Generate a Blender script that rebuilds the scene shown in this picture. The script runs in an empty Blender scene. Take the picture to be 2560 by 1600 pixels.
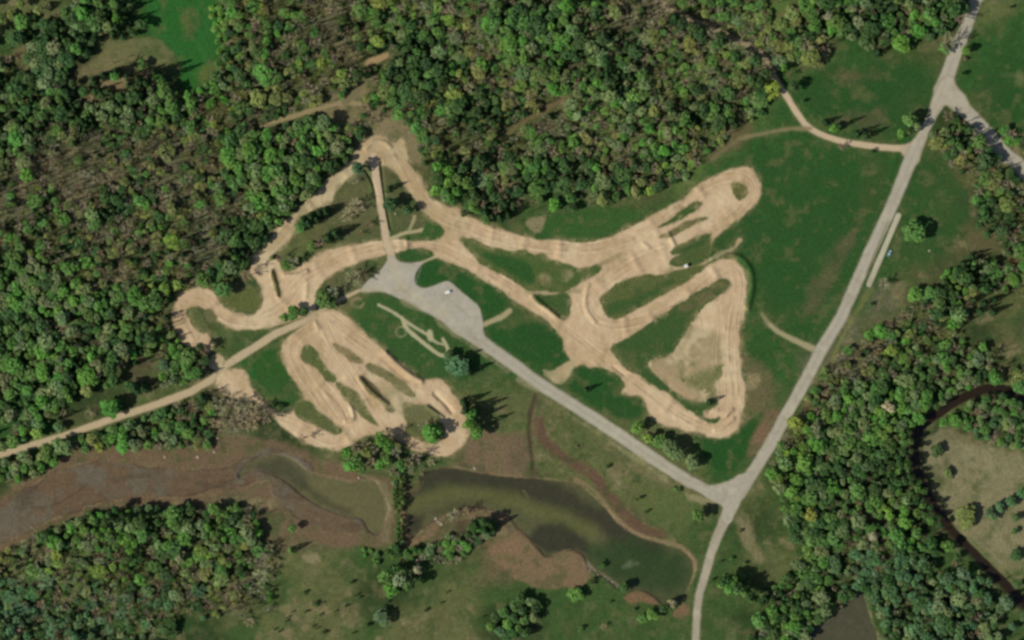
import bpy, math, random
import numpy as np
from mathutils import Vector

# ------------------------------------------------------------------ basics
S = 0.3                       # metres per photograph pixel
STEP = 2.0                    # ground grid in photograph pixels
MX, MY = 110, 90              # margin round the frame
RAD = math.radians
random.seed(11)
rng = np.random.default_rng(7)
scene = bpy.context.scene
COL = scene.collection

def W(x, y): return ((x - 1280) * S, (800 - y) * S)
def R(c, r, *pts): return [(c * 640 + x / 3.78, r * 400 + y / 3.78) for x, y in pts]
def F(*pts): return [(x * 1.0583, y * 1.0583) for x, y in pts]
GAIN = 1.22
def lin(c):
    o = []
    for v in c:
        v = v / 255.0
        o.append((v / 12.92 if v <= 0.04045 else ((v + 0.055) / 1.055) ** 2.4))
    return np.array(o, np.float64)
def alb(c):
    a = lin(c) / GAIN
    if c[1] > c[0]: a = a * np.array([1.06, 1.04, .86])
    return a

def link(o): COL.objects.link(o); return o
def tag(o, label=None, cat=None, group=None, kind=None):
    if label: o['label'] = label
    if cat: o['category'] = cat
    if group: o['group'] = group
    if kind: o['kind'] = kind
    return o

# ------------------------------------------------------------------ noise
def vnoise(X, Y, cell, seed, sx=1.0, sy=1.0, ang=0.0):
    """smooth value noise at coordinates X, Y (pixels), -1..1; stretched cells along an angle"""
    if ang:
        ca, sa = math.cos(ang), math.sin(ang)
        X, Y = X * ca + Y * sa, -X * sa + Y * ca
    seed = int(seed); u = X / (cell * sx) + 1000.0; v = Y / (cell * sy) + 1000.0
    iu = np.floor(u).astype(np.int64); iv = np.floor(v).astype(np.int64)
    fu = u - iu; fv = v - iv
    fu = fu * fu * (3 - 2 * fu); fv = fv * fv * (3 - 2 * fv)
    def h(a, b):
        n = (a * 374761393 + b * 668265263 + seed * 974634777) & 0xffffffff
        n = ((n ^ (n >> 13)) * 1274126177) & 0xffffffff
        return ((n ^ (n >> 16)) & 0xffff) / 32767.5 - 1.0
    return ((h(iu, iv) * (1 - fu) + h(iu + 1, iv) * fu) * (1 - fv) +
            (h(iu, iv + 1) * (1 - fu) + h(iu + 1, iv + 1) * fu) * fv)
def fbm(X, Y, cell, seed, octs=4, **k):
    o = 0; a = 1.0; t = 0
    for i in range(octs):
        o = o + a * vnoise(X, Y, cell / 2 ** i, seed + i * 17, **k); t += a; a *= 0.55
    return o / t

# ------------------------------------------------------------------ canvas
gx = np.arange(-MX, 2560 + MX + 0.1, STEP); gy = np.arange(-MY, 1600 + MY + 0.1, STEP)
NX, NY = len(gx), len(gy)
X, Y = np.meshgrid(gx, gy)
H = np.zeros_like(X)
CLS = np.zeros(X.shape, np.int8)
NOPEN = np.zeros(X.shape, bool)

E1N = fbm(X, Y, 22, 3, 4)         # shared ragged edge noise
E2N = fbm(X, Y, 60, 91, 3)

def chaikin(p, closed, n=1):
    for _ in range(n):
        q = []
        m = len(p)
        if not closed: q.append(p[0])
        for i in range(m if closed else m - 1):
            a = p[i]; b = p[(i + 1) % m]
            q.append(tuple(.75 * np.array(a) + .25 * np.array(b)))
            q.append(tuple(.25 * np.array(a) + .75 * np.array(b)))
        if not closed: q.append(p[-1])
        p = q
    return p

def window(pts, m):
    xs = [p[0] for p in pts]; ys = [p[1] for p in pts]
    i0 = max(0, int((min(xs) - m + MX) / STEP)); i1 = min(NX, int((max(xs) + m + MX) / STEP) + 2)
    j0 = max(0, int((min(ys) - m + MY) / STEP)); j1 = min(NY, int((max(ys) + m + MY) / STEP) + 2)
    return slice(j0, max(j0, j1)), slice(i0, max(i0, i1))

def sd_poly(pts, m=30):
    w = window(pts, m); x = X[w]; y = Y[w]
    d = np.full(x.shape, 1e9); ins = np.zeros(x.shape, bool)
    n = len(pts)
    for i in range(n):
        ax, ay = pts[i]; bx, by = pts[(i + 1) % n]
        ex, ey = bx - ax, by - ay; L = ex * ex + ey * ey + 1e-9
        t = np.clip(((x - ax) * ex + (y - ay) * ey) / L, 0, 1)
        d = np.minimum(d, (x - ax - t * ex) ** 2 + (y - ay - t * ey) ** 2)
        c = (ay > y) != (by > y)
        if ey != 0: ins ^= c & (x < ex * (y - ay) / ey + ax)
    d = np.sqrt(d)
    return w, np.where(ins, -d, d)

def sd_line(pts, widths, m=30):
    if not hasattr(widths, '__len__'): widths = [widths] * len(pts)
    w = window(pts, m + max(widths)); x = X[w]; y = Y[w]
    d = np.full(x.shape, 1e9)
    for i in range(len(pts) - 1):
        ax, ay = pts[i]; bx, by = pts[i + 1]
        ex, ey = bx - ax, by - ay; L = ex * ex + ey * ey + 1e-9
        t = np.clip(((x - ax) * ex + (y - ay) * ey) / L, 0, 1)
        dd = np.sqrt((x - ax - t * ex) ** 2 + (y - ay - t * ey) ** 2) - (widths[i] * (1 - t) + widths[i + 1] * t) / 2
        d = np.minimum(d, dd)
    return w, d

def sm(x): x = np.clip(x, 0, 1); return x * x * (3 - 2 * x)
def mix(w, a, c): C[w] = C[w] * (1 - a[..., None]) + c * a[..., None]

# ------------------------------------------------------------------ base ground colours
KEY = {'g': (46, 82, 38), 'm': (60, 84, 44), 'o': (92, 98, 62), 'b': (84, 74, 52), 'w': (46, 62, 32),
       't': (134, 118, 84), 'r': (110, 92, 68), 'l': (50, 98, 42)}
GR = ["oomwgglbwbbmmmllwwwbbbwmmwwwwbog",
      "mbboggl" "wbbbwwwmmwwwwbbwmmmgwwmgg",
      "bbbttglwbbbwwwwwwwwmmwwggggggmgg",
      "wwwwwwwbmmttbwwbbwwmmwwmggggmwmg",
      "wwwbbwwwmwttwwwwmmmmwbmggggggmwg",
      "bbbbbwwwwwoowwmmwwmmmggggggggmww",
      "bbbwwbbwwooommttmmmmmmggggggggww",
      "wbbbwbbwooommmmmggmmmmmgggggggmw",
      "wwbbbbwwoooomgggmmooommgggggggww",
      "wwwwwbwmooommgggmmgmmoogggggggwm",
      "wwwwwoommoogmgmggggmgttgggmbbwww",
      "wwwwbooggoommmgggggggoogggbbwwmm",
      "wwwoommggoommooooogggggomgbwwwww",
      "gmmmmmwwwwooooooooggggmmwwwwwwww",
      "wwrrrrrommoommrrmmmmmggmwwwwwwoo",
      "wrbbbrrrrbbbbbrrrrmmmmmowwwwwooo",
      "brrrwwwwrrroorbrrrrrmmmwwwwwwwoo",
      "wwwwwwwwooommmmrrrmmmmmmowowwmmo",
      "wwwwwwwwmoowwmommmmmmmmmwwwwwwmm",
      "wwwwwwwmooomooowwmmmmmmwwwwwwwmm"]
for i, g in enumerate(GR): assert len(g) == 32, (i, len(g))
FG = ["SSLD..SMMMBMGGGLLLMBBMMGGLLDLD..",
      "SDDS..LMMBBMDDGGLLDDGMGGGM.LLM..",
      "DD....LMMMMMDDMMGLLDGGGM........",
      "DDDDLLMMM..MMMDDMMGLMDDG.....SM.",
      "LBBBBBBLLLL.DMMMGLGGLMG......MDM",
      "BBBBMBMLLLM..DDGLDLMMG.......DMM",
      "BMBDMBBML....DDDSSS..........MDM",
      "MMMBMBBD....................MDMM",
      "LLMBMMBD....................MDDM",
      "LLLLMM.....................BMDMM",
      "LLLLLM...................SBMMMSM",
      "LLLLSLM..................BBMLLLM",
      "LLSDSMMBB................MLLLLLL",
      "SSMLLLMB................MLLLL.SM",
      "LL......................LLLDL...",
      "........................LLLLL...",
      ".LLLLLLL................LLLLS...",
      "GGGMMMGM................SLMMLS..",
      "GGGGMMGB................DLLLLLLS",
      "DGDGG...................LL.LLLLS"]
for i, g in enumerate(FG): assert len(g) == 32, (i, len(g), g)
KEY.update({'L': (62, 82, 42), 'D': (54, 68, 40), 'M': (82, 88, 54), 'B': (104, 101, 74), 'G': (82, 104, 54)})
grid = np.array([[alb(KEY[f if f in 'LDMBG' else ch]) for ch, f in zip(row, frow)] for row, frow in zip(GR, FG)])
grid[13:16, 17:22] = alb(KEY['o'])      # the dry meadow between the entrance road and the pond
def grid_sample(arr, x, y):
    u = np.clip(x / 80 - .5, 0, 30.999); v = np.clip(y / 80 - .5, 0, 18.999)
    iu = u.astype(int); iv = v.astype(int)
    fu = sm(u - iu)[..., None]; fv = sm(v - iv)[..., None]
    return ((arr[iv, iu] * (1 - fu) + arr[iv, iu + 1] * fu) * (1 - fv) +
            (arr[iv + 1, iu] * (1 - fu) + arr[iv + 1, iu + 1] * fu) * fv)
wx = fbm(X, Y, 70, 51, 3) * 34; wy = fbm(X, Y, 70, 77, 3) * 34
C = grid_sample(grid, X + wx, Y + wy)
# meadows: drier, browner drifts; fine mottling, streaks slanting up to the right
dry = sm(fbm(X, Y, 95, 131, 5) * 1.7 - .05)
mix((slice(None), slice(None)), dry * .42, alb((98, 92, 58)))
lush = sm(fbm(X, Y, 60, 301, 4) * 1.8 - .25)
mix((slice(None), slice(None)), lush * .35, alb((36, 82, 34)))
lum = C[..., 0] / (C[..., 1] + 1e-6)            # dry ground (redder) is patchier than lawn
pt = sm((lum - .35) * 2.2)
ALLW = (slice(None), slice(None))
mix(ALLW, sm(fbm(X, Y, 38, 611, 5) * 2.4 - .25) * .75 * pt, alb((130, 118, 84)))
mix(ALLW, sm(fbm(X, Y, 30, 655, 5) * 2.4 - .3) * .6 * pt, alb((58, 78, 44)))
mix(ALLW, sm(fbm(X, Y, 46, 701, 5) * 2.2 - .5) * .45, alb((84, 88, 54)))
C *= (1 + .22 * fbm(X, Y, 12, 5, 3) + .10 * fbm(X, Y, 8, 9, 2, sx=3.2, sy=.7, ang=RAD(-20)))[..., None]

# ------------------------------------------------------------------ painting of surfaces
CL = dict(ground=0, dirt_track=1, gravel_road=2, parking_lot=3, dirt_path=4, pond=5, river=6, mudflat=7)
def paint(sd, col, cls=None, soft=3.0, rag=3.0, alpha=1.0, halo=None, hw=9.0, blot=0.0, opens=True):
    w, d = sd
    d = d + E1N[w] * rag + E2N[w] * rag * .6
    if halo is not None:
        mix(w, sm(.5 - d / (2 * hw)) * .8, alb(halo))
    a = sm(.5 - d / (2 * soft)) * alpha
    if blot: a = a * np.clip(1 + blot * fbm(X[w], Y[w], 26, 41, 3) * 2.0 - blot * .5, 0, 1)
    mix(w, a, alb(col))
    if cls is not None:
        CLS[w][(d < 0) & (alpha * a > .35)] = CL[cls]
        if opens: NOPEN[w] |= d < 8
    return w, d
def poly(pts, *a, n=1, grow=0, **k):
    w, d = sd_poly(chaikin(pts, True, n)); return paint((w, d - grow), *a, **k)
def line(pts, width, *a, n=1, **k):
    if n and not hasattr(width, '__len__'): pts = chaikin(pts, False, n)
    return paint(sd_line(pts, width), *a, **k)

TAN = (200, 172, 135); TANP = (186, 169, 130); HALO = (132, 122, 84)
ROAD = (172, 164, 143); LOT = (174, 166, 148); GRS = (38, 80, 36); OLI = (92, 100, 60)
DRK = (34, 72, 32)

# --- meadow patches
poly(R(0,0,(1400,-60),(2020,-60),(2050,150),(2100,300),(2080,480),(2050,620),(1950,740),(1850,850),(1760,880),(1700,750),(1740,640),(1600,450),(1400,300),(1370,200)), (40,94,38), soft=8)
w_, d_ = sd_poly(R(0,0,(1400,-60),(2020,-60),(2100,300),(2050,620),(1850,850),(1760,880),(1700,750),(1740,640),(1400,300)))
st = vnoise(X[w_], Y[w_], 5, 61, sx=14, sy=.8, ang=RAD(62))
mix(w_, sm(-d_ / 12) * sm(st * 1.4 - .1) * .45, alb((58, 104, 54)))
for q, cc, al in ((R(0,0,(1740,100),(1850,90),(1900,200),(1840,310),(1740,300),(1700,200)), (92,98,56), .8),
              (R(0,0,(620,800),(760,650),(900,540),(1000,400),(1300,350),(1500,350),(1680,520),(1500,600),(1200,620),(1000,660),(800,730)), (116,112,72), .75),
              (R(0,0,(120,480),(240,430),(300,560),(330,700),(260,720),(150,640)), (128,110,78), .9),
              (R(0,0,(760,930),(900,860),(1130,770),(1200,800),(1050,900),(880,960)), (124,104,70), .9),
              (R(0,0,(60,870),(300,820),(500,850),(400,950),(150,960)), (118,92,72), .7),
              (R(0,0,(1850,640),(2150,560),(2300,640),(2000,800),(1880,840)), (98,104,58), .7)):
    poly(q, cc, soft=9, rag=9, alpha=al, blot=.4)
# the big eastern field
poly(F((1800,330),(2100,380),(2110,430),(2000,680),(1930,790),(1880,780),(1800,740),(1790,600),(1810,480),(1760,400)), (40,78,36), soft=30, rag=26, alpha=.75)
poly(F((2200,360),(2270,420),(2290,540),(2210,620),(2130,640),(2120,560),(2160,440)), (40,80,36), soft=24, rag=16, alpha=.7)
poly(F((2290,210),(2419,100),(2419,290),(2380,330)), (34,74,33), soft=24, rag=16, alpha=.8)
poly(F((1890,170),(2050,150),(2210,150),(2180,260),(2130,330),(1960,290),(1890,230)), (36,74,34), soft=20, rag=16, alpha=.6)
for q, cc, al in ((F((1990,160),(2080,170),(2080,190),(2020,200),(1980,185)), (96,88,58), .7),
              (F((1960,270),(2090,255),(2100,300),(2000,305),(1960,290)), (86,84,54), .7),
              (R(2,0,(1950,1250),(2100,1130),(2260,1150),(2300,1230),(2150,1420),(1950,1500),(1850,1500)), (104,88,60), .85),
              (R(2,0,(1600,1440),(1880,1350),(1900,1460),(1640,1590)), (82,84,52), .7),
              (R(3,0,(2000,60),(2200,20),(2419,60),(2200,200),(2050,240),(1990,180)), (98,106,66), .8),
              (R(3,0,(2240,680),(2330,660),(2480,740),(2440,780),(2300,750)), (110,114,78), .8),
              (R(3,1,(480,1000),(850,560),(900,580),(760,900),(620,1200),(420,1500),(300,1500)), (92,88,58), .8),
              (R(3,1,(850,300),(1100,60),(1150,80),(1000,420),(880,600)), (62,78,42), .6),
              (R(2,2,(2160,370),(2330,360),(2500,600),(2480,800),(2300,900),(2230,800)), (108,96,66), .85),
              (R(2,2,(2419,950),(2250,1120),(2230,1300),(2280,1290),(2419,1080)), (128,102,78), .95),
              (R(3,2,(-60,900),(60,860),(80,900),(20,1060),(-60,1130)), (122,96,72), .8),
              (R(3,2,(480,680),(540,740),(480,820),(260,880),(380,740)), (138,106,82), .85),
              (R(3,1,(1880,700),(1990,620),(2160,780),(2150,900),(1960,960),(1870,860)), (98,88,60), .75),
              (R(3,1,(2230,930),(2360,900),(2370,980),(2280,1010)), (128,100,70), .8),
              (R(1,1,(1150,1),(1260,30),(1330,200),(1440,380),(1480,520),(1560,520),(1600,700),(1290,720),(1230,500),(1190,200)), (94,94,60), .8),
              (R(1,1,(780,300),(960,100),(1120,300),(1180,600),(1180,770),(900,800),(640,830),(480,740),(600,560)), (92,92,60), .75),
              (R(1,1,(640,1230),(720,1120),(900,1020),(1040,1000),(1040,1120),(960,1230),(800,1290)), (98,96,66), .8),
              (R(1,1,(720,1420),(900,1270),(1120,1260),(1050,1400),(860,1480)), (96,98,64), .8),
              (R(1,1,(1700,0),(1440,0),(1560,150),(1660,330),(1720,330)), (86,90,56), .8)):
    poly(q, cc, soft=16, rag=20, alpha=al, blot=.3)
# bright grass islands beside the lot
for q, cc, al in ((R(1,1,(850,1440),(1080,1270),(1250,1280),(1600,1480),(1700,1540),(1500,1560),(900,1520)), (52,86,42), .8),
              (R(1,2,(880,0),(1300,0),(1500,150),(1780,340),(1900,560),(1640,560),(1500,500),(1250,300),(1180,200),(960,50)), (50,84,42), .85),
              (R(1,2,(0,280),(230,160),(250,340),(320,520),(440,680),(320,840),(150,780),(0,660)), (44,84,36), .9),
              (R(0,2,(2210,430),(2419,320),(2419,650),(2350,600)), (34,86,38), .9),
              (R(0,2,(320,960),(520,930),(560,1020),(400,1110),(300,1120)), (34,92,40), .9),
              (R(0,2,(640,1120),(900,1050),(1300,950),(1000,1110),(700,1190)), (40,92,42), .7),
              (R(2,2,(0,40),(330,30),(440,130),(490,220),(520,350),(480,430),(380,460),(230,420),(60,320),(0,300)), (36,76,34), .9),
              (R(2,2,(520,560),(620,440),(740,480),(880,450),(1000,520),(1070,600),(1050,700),(1200,720),(1280,860),(1060,960),(800,820),(500,640)), (36,76,34), .9),
              (R(2,2,(1640,1060),(1900,1140),(2120,1090),(2260,920),(2400,860),(2240,1130),(2200,1300),(2100,1420),(1900,1440)), (32,76,32), .9),
              (R(1,1,(1500,1130),(1530,1040),(1640,960),(1750,950),(1950,1030),(2150,1150),(2300,1240),(2370,1330),(2280,1440),(2150,1430),(2000,1280),(1800,1130),(1600,1200)), (36,78,34), .95),
              (R(1,2,(2160,80),(2419,-40),(2419,300),(2260,210)), (36,78,34), .9),
              (R(2,1,(340,520),(700,470),(1050,450),(1290,500),(1000,660),(740,770),(460,740),(280,720)), (52,88,42), .8),
              (R(2,1,(1880,820),(2180,560),(2400,480),(2419,900),(2300,960),(2200,870),(1900,940)), (42,78,38), .8)):
    poly(q, cc, soft=7, rag=5, alpha=al)

# --- marsh and mud
poly(F((-40,1190),(80,1125),(165,1065),(250,1050),(430,1062),(520,1035),(600,1030),(690,1050),(760,1080),(830,1110),(900,1125),(940,1130),(960,1290),(860,1290),(790,1295),(690,1245),(630,1165),(540,1165),(380,1192),(280,1188),(150,1230),(-40,1335)), (112,92,68), None, soft=9, rag=12, blot=.35)
poly(F((-40,1215),(60,1160),(110,1120),(170,1100),(260,1092),(330,1100),(400,1112),(480,1116),(540,1105),(590,1075),(650,1060),(700,1075),(740,1105),(720,1140),(640,1120),(600,1138),(540,1150),(470,1168),(400,1172),(330,1168),(280,1178),(200,1196),(120,1225),(50,1262),(-40,1295)), (104,86,64), 'mudflat', soft=7, rag=13)
poly(F((640,1130),(700,1150),(780,1190),(860,1215),(870,1240),(840,1262),(760,1250),(690,1215),(650,1170)), (104,88,66), 'mudflat', soft=7, rag=13)
poly(R(2,3,(0,480),(60,480),(160,560),(330,760),(460,690),(560,620),(700,700),(700,850),(760,960),(640,1000),(420,1030),(200,1010),(60,930),(-60,880)), (122,102,74), None, soft=7, rag=7)
poly(R(1,3,(2200,640),(2419,520),(2500,560),(2500,960),(2330,860),(2200,720)), (128,104,76), None, soft=8, rag=7)
poly(R(1,3,(1370,250),(1430,330),(1450,520),(1560,560),(1700,380),(1760,380),(1700,520),(1500,620),(1330,600)), (126,102,76), None, soft=6, rag=6)
poly(R(1,3,(430,700),(560,680),(620,760),(560,810),(450,760)), (134,124,90), None, soft=6, rag=6)
poly(R(2,3,(1040,1090),(1220,1030),(1380,1130),(1400,1190),(1250,1150),(1100,1180)), (124,96,70), None, soft=5, rag=5)
poly(R(2,3,(1500,1260),(1640,1150),(1700,1260),(1600,1320)), (124,98,72), None, soft=5, rag=5)
poly(R(2,2,(-400,1080),(0,1050),(140,1080),(190,1240),(160,1480),(-250,1440),(-450,1330)), (112,92,70), None, soft=12, rag=10, alpha=.85)
poly(R(1,2,(1960,1150),(2100,1050),(2300,1080),(2419,1200),(2400,1400),(2200,1420),(2000,1330)), (118,100,74), None, soft=12, rag=12, alpha=.8, blot=.3)
line(R(2,2,(250,960),(270,1120),(450,1270),(650,1390),(840,1530)) + R(2,3,(860,100),(1000,250),(1120,390),(1270,480),(1420,500)), 26, (100,78,58), None, soft=6, rag=6)
line(R(2,2,(900,1200),(1060,1330),(1300,1460)) + R(2,3,(1500,70),(1660,110)), 14, (122,112,76), None, soft=6, rag=6, alpha=.7)
poly(R(2,3,(1380,60),(1640,90),(1860,200),(1700,420),(1560,560),(1280,400),(1180,150)), (86,100,58), None, soft=14, rag=10, alpha=.7)
poly(R(3,3,(200,200),(130,520),(240,660),(340,700),(330,520),(420,330)), (124,116,82), None, soft=10, rag=10, alpha=.0)
poly(R(2,3,(2130,300),(2260,420),(2310,620),(2400,760),(2330,800),(2200,640),(2110,480)), (128,120,84), None, soft=9, rag=9, alpha=.85)
# river island
poly(R(3,2,(1440,1130),(1700,980),(1900,1180),(2100,1200),(2419,1280),(2560,1300),(2560,1560),(1500,1560)) , (136,128,94), None, soft=12, rag=12, blot=.3)
poly(R(3,3,(1500,0),(2500,0),(2500,800),(2250,880),(2000,680),(1800,480),(1640,250)), (134,126,92), None, soft=12, rag=12, blot=.3)
poly(R(3,3,(820,200),(960,170),(980,330),(1100,290),(1110,400),(980,400),(830,330)), (128,114,80), None, soft=6, rag=6)
poly(R(3,3,(1040,560),(1200,470),(1230,540),(1060,610)), (138,122,90), None, soft=4, rag=3)
poly(R(3,3,(160,1200),(300,1120),(400,1180),(300,1350),(180,1340)), (126,118,84), None, soft=6, rag=6)
line(R(3,3,(235,1390),(215,1540)), 20, (104,110,92), None, soft=4, rag=3)
poly(R(1,1,(2240,180),(2419,200),(2419,460),(2330,420),(2200,300)), (134,120,86), None, soft=8, rag=8, blot=.25)
poly(R(2,1,(-20,180),(60,230),(140,330),(90,470),(-20,440)), (134,120,86), None, soft=8, rag=8, blot=.25)
poly(R(2,1,(110,580),(250,520),(345,520),(280,690),(200,680)), (132,124,88), None, soft=5, rag=5)
poly(R(2,2,(2190,500),(2340,480),(2360,600),(2270,680),(2200,640)), (142,128,92), None, soft=6, rag=8, blot=.5)

# --- sandy ground north of the loop, trails in the wood
poly(R(1,0,(830,940),(900,850),(1000,790),(1060,820),(1100,930),(1300,900),(1340,1000),(1450,1100),(1540,1300),(1640,1560),(1250,1560),(1000,1540),(1050,1340),(1150,1150),(1050,1060)), (130,118,84), None, soft=10, rag=9, blot=.1)
line(R(1,0,(60,1190),(150,1150),(350,1100),(600,1020),(830,965),(980,985)), 12, (150,134,96), 'dirt_path', soft=4, rag=3)
line(R(1,0,(850,960),(930,880),(1010,800)), 16, (118,110,78), 'dirt_path', soft=6, rag=6)
poly(R(1,0,(1000,600),(1060,550),(1240,500),(1250,530),(1160,600),(1060,640)), (164,138,98), 'dirt_path', soft=4, rag=4)
line(R(2,0,(-40,1270),(100,1140),(280,1060),(450,950),(520,900)), 13, (112,96,66), 'dirt_path', soft=5, rag=5, alpha=.85)
# path through the east wood
line(R(2,0,(1330,-40),(1450,60),(1600,150),(1750,220),(1900,270),(2050,340),(2180,400),(2330,470),(2419,560)) + R(3,0,(60,730)), 15, (150,134,104), 'dirt_path', soft=4, rag=4)
poly(R(2,0,(1700,190),(1900,230),(1900,290),(1780,260)), (150,140,98), 'dirt_path', soft=5, rag=4)
line(R(3,0,(-300,330),(0,210),(200,100),(420,-30)), 12, (104,100,62), None, soft=7, rag=6, alpha=.7)

# --- paths (before roads)
line(R(3,0,(40,700),(170,900),(280,1080),(370,1200),(500,1275),(700,1340),(1000,1385),(1250,1405),(1400,1390)), 15, (196,174,140), 'dirt_path', soft=3, rag=1.2, halo=(116,112,74), hw=9)
poly(R(3,0,(1220,1380),(1330,1360),(1420,1290),(1460,1400),(1420,1560),(1330,1560),(1290,1480),(1250,1430)), (184,166,136), 'dirt_path', soft=4, rag=1)
line(R(3,0,(400,1215),(200,1215),(0,1250),(-270,1310)), 11, (134,122,84), 'dirt_path', soft=5, rag=4, alpha=.9)
line(R(2,0,(2149,1310),(2000,1420),(1900,1500)), 10, (122,110,78), 'dirt_path', soft=6, rag=6, alpha=.7)
line(R(0,2,(-120,1320),(0,1270),(300,1185),(600,1095),(900,990),(1200,890),(1500,790),(1800,680),(2000,560),(2130,430),(2419,250)) + R(1,2,(200,120),(340,60),(480,0)) + R(1,1,(760,1330),(860,1290),(960,1238),(1060,1215)), [17]*10 + [19,18,17,15,9,7,8,12], (188,168,132), 'dirt_path', n=0, soft=3, rag=1.5, halo=(126,118,80), hw=8)
line(R(3,2,(-60,-60),(0,30),(100,115),(250,190),(460,285)), [5,10,13,14,16], (160,150,112), 'dirt_path', n=0, soft=4, rag=2)
line(R(2,2,(2330,-150),(2360,-60),(2410,30)), 8, (96,104,64), None, soft=6, rag=4, alpha=.6)
line(R(3,2,(790,0),(700,170),(640,300),(590,460)), 8, (116,120,76), None, soft=4, rag=3, alpha=.8)
line(R(3,1,(960,1220),(900,1330),(790,1512)), 14, (104,110,68), None, soft=6, rag=4, alpha=.8)

# --- dirt track
big = dict(cls='dirt_track', soft=5, rag=5.0, halo=HALO, hw=9)
E1P = (R(1,1,(1920,520),(2060,560),(2200,630),(2419,680)) +
  R(2,1,(180,740),(300,770),(450,750),(560,780),(740,790),(900,740),(1100,640),(1300,540),(1480,440),(1640,360),(1680,310),(1740,240),(1900,150),(2150,60),(2250,70),(2320,150),(2355,250),(2350,350),(2300,430),(2200,500),(2050,620),(1950,720),(1900,740),(1860,860),(1840,985),(1900,970),(2040,930),(2130,960),(2190,1040),(2225,1150),(2215,1300),(2190,1512)) +
  R(2,2,(2165,0),(2150,150),(2150,300),(2170,480),(2200,600),(2200,750),(2170,950),(2120,1050),(2000,1120),(1900,1120),(1750,1060),(1640,1040),(1480,1000),(1400,970),(1320,920),(1280,840),(1260,770),(1200,700),(1100,710),(1040,700),(1040,660),(1075,600),(1050,560),(980,500),(870,450),(800,450),(720,440),(650,410),(600,440),(560,400),(530,350),(500,300),(480,260),(490,200),(460,150),(400,60),(330,0)) +
  R(2,1,(200,1430),(80,1360),(0,1300)) +
  R(1,1,(2300,1220),(2150,1120),(2000,1040),(1850,970),(1760,940),(1690,900),(1690,800),(1730,740),(1800,690)))
poly(E1P, TAN, **big)
poly(R(1,1,(1190,770),(1000,790),(800,820),(620,870),(520,930),(420,1020),(300,1070),(240,1050),(220,960),(120,900),(0,880),(-40,960),(-60,1060),(20,1150),(60,1300),(60,1400),(0,1440),(-60,1480),(-60,1560),(100,1500),(200,1420),(350,1390),(530,1320),(590,1230),(620,1160),(720,1080),(820,1020),(960,970),(1060,920),(1240,890),(1370,870),(1500,835),(1650,860),(1720,920),(1900,980),(1940,740),(1800,700),(1740,760),(1600,765),(1500,770),(1370,750),(1250,765)), TAN, **big)
poly(R(1,1,(900,0),(740,130),(640,210),(500,370),(380,500),(200,640),(120,760),(0,870),(-60,950),(100,950),(180,890),(300,770),(360,690),(360,590),(440,500),(560,460),(720,420),(740,330),(860,170),(990,60),(1040,-20)), TANP, **big)
poly(R(1,0,(890,1530),(950,1410),(1020,1320),(1100,1285),(1180,1280),(1250,1300),(1300,1350),(1350,1310),(1390,1310),(1420,1400),(1450,1530),(1250,1560),(1120,1560)), (188,168,130), **big)
poly(R(1,1,(1190,-30),(1230,30),(1330,110),(1380,200),(1440,290),(1510,360),(1560,470),(1650,570),(1750,650),(1800,720),(1930,740),(2040,620),(2000,550),(1920,520),(1930,450),(1780,450),(1680,370),(1620,300),(1570,200),(1490,90),(1420,-20)), (186,162,124), **big)
# driveway from the loop to the lot
line(R(1,1,(1110,-40),(1130,150),(1165,300),(1180,450),(1210,600),(1235,780),(1280,900),(1290,1010)), 19, (196,174,140), 'dirt_path', soft=3, rag=1, halo=(100,88,62), hw=8)
# left small loop
line(F((480,815),(448,770),(430,735),(440,708),(470,698),(500,712),(515,738),(550,757),(600,762),(660,745),(720,715)), [50,48,46,44,44,42,40,40,38,50,60], TAN, n=0, **big)
line(R(0,2,(1700,0),(1790,150)), 42, TAN, **big)
# south-west complex
poly(R(1,1,(560,1440),(700,1410),(800,1430),(900,1512)) + R(1,2,(960,60),(1050,160),(1150,230),(1250,320),(1400,440),(1500,530),(1600,580),(1740,560),(1830,660),(1900,750),(1940,830),(1980,900),(2025,1010),(2000,1130),(1900,1240),(1780,1300),(1600,1260),(1450,1220),(1380,1150),(1250,1080),(1100,1080),(1000,1100),(900,1180),(800,1240),(700,1220),(580,1190),(460,1150),(380,1100),(260,1020),(180,930),(130,890),(0,790)) +
     R(0,2,(2400,760),(2300,740),(2200,730),(2100,690),(2030,570),(2120,460),(2260,460),(2330,480),(2350,600),(2419,690)) +
     R(1,2,(100,830),(200,870),(330,890),(370,850),(400,790),(470,740),(440,680),(370,580),(310,470),(270,400),(235,320),(255,230),(330,150),(430,70),(500,10)), TAN, **big)
poly(R(0,2,(1940,400),(2010,330),(2090,330),(2140,400),(2100,470),(2000,470)), TANP, 'dirt_track', soft=5, rag=4)
# thin stray tracks
poly(R(2,2,(610,380),(570,480),(500,580),(440,625),(280,470),(350,490),(430,470),(520,370)), (178,164,124), 'dirt_track', soft=6, rag=7, blot=.2)
pale = (170, 158, 118)
line(R(2,1,(1840,960),(1960,890),(2100,840),(2150,760)), 9, pale, 'dirt_track', soft=4, rag=4, alpha=.8)
line(R(2,1,(140,1245),(260,1245),(410,1270),(520,1250),(640,1240)), 11, pale, 'dirt_track', soft=3, rag=3)
line(R(1,1,(1270,745),(1400,690),(1480,680),(1580,660)), 8, (174,162,122), 'dirt_path', soft=3, rag=2)
line(R(1,1,(1440,680),(1480,600),(1500,535)), 6, (166,154,114), 'dirt_path', soft=3, rag=2, alpha=.9)
line(R(1,1,(1540,985),(1600,945),(1710,905)), 8, (186,170,134), 'dirt_path', soft=3, rag=1)
line(R(1,2,(2140,50),(2250,0),(2330,-30),(2400,-90)), 11, (166,154,114), 'dirt_path', soft=4, rag=3)
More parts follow.
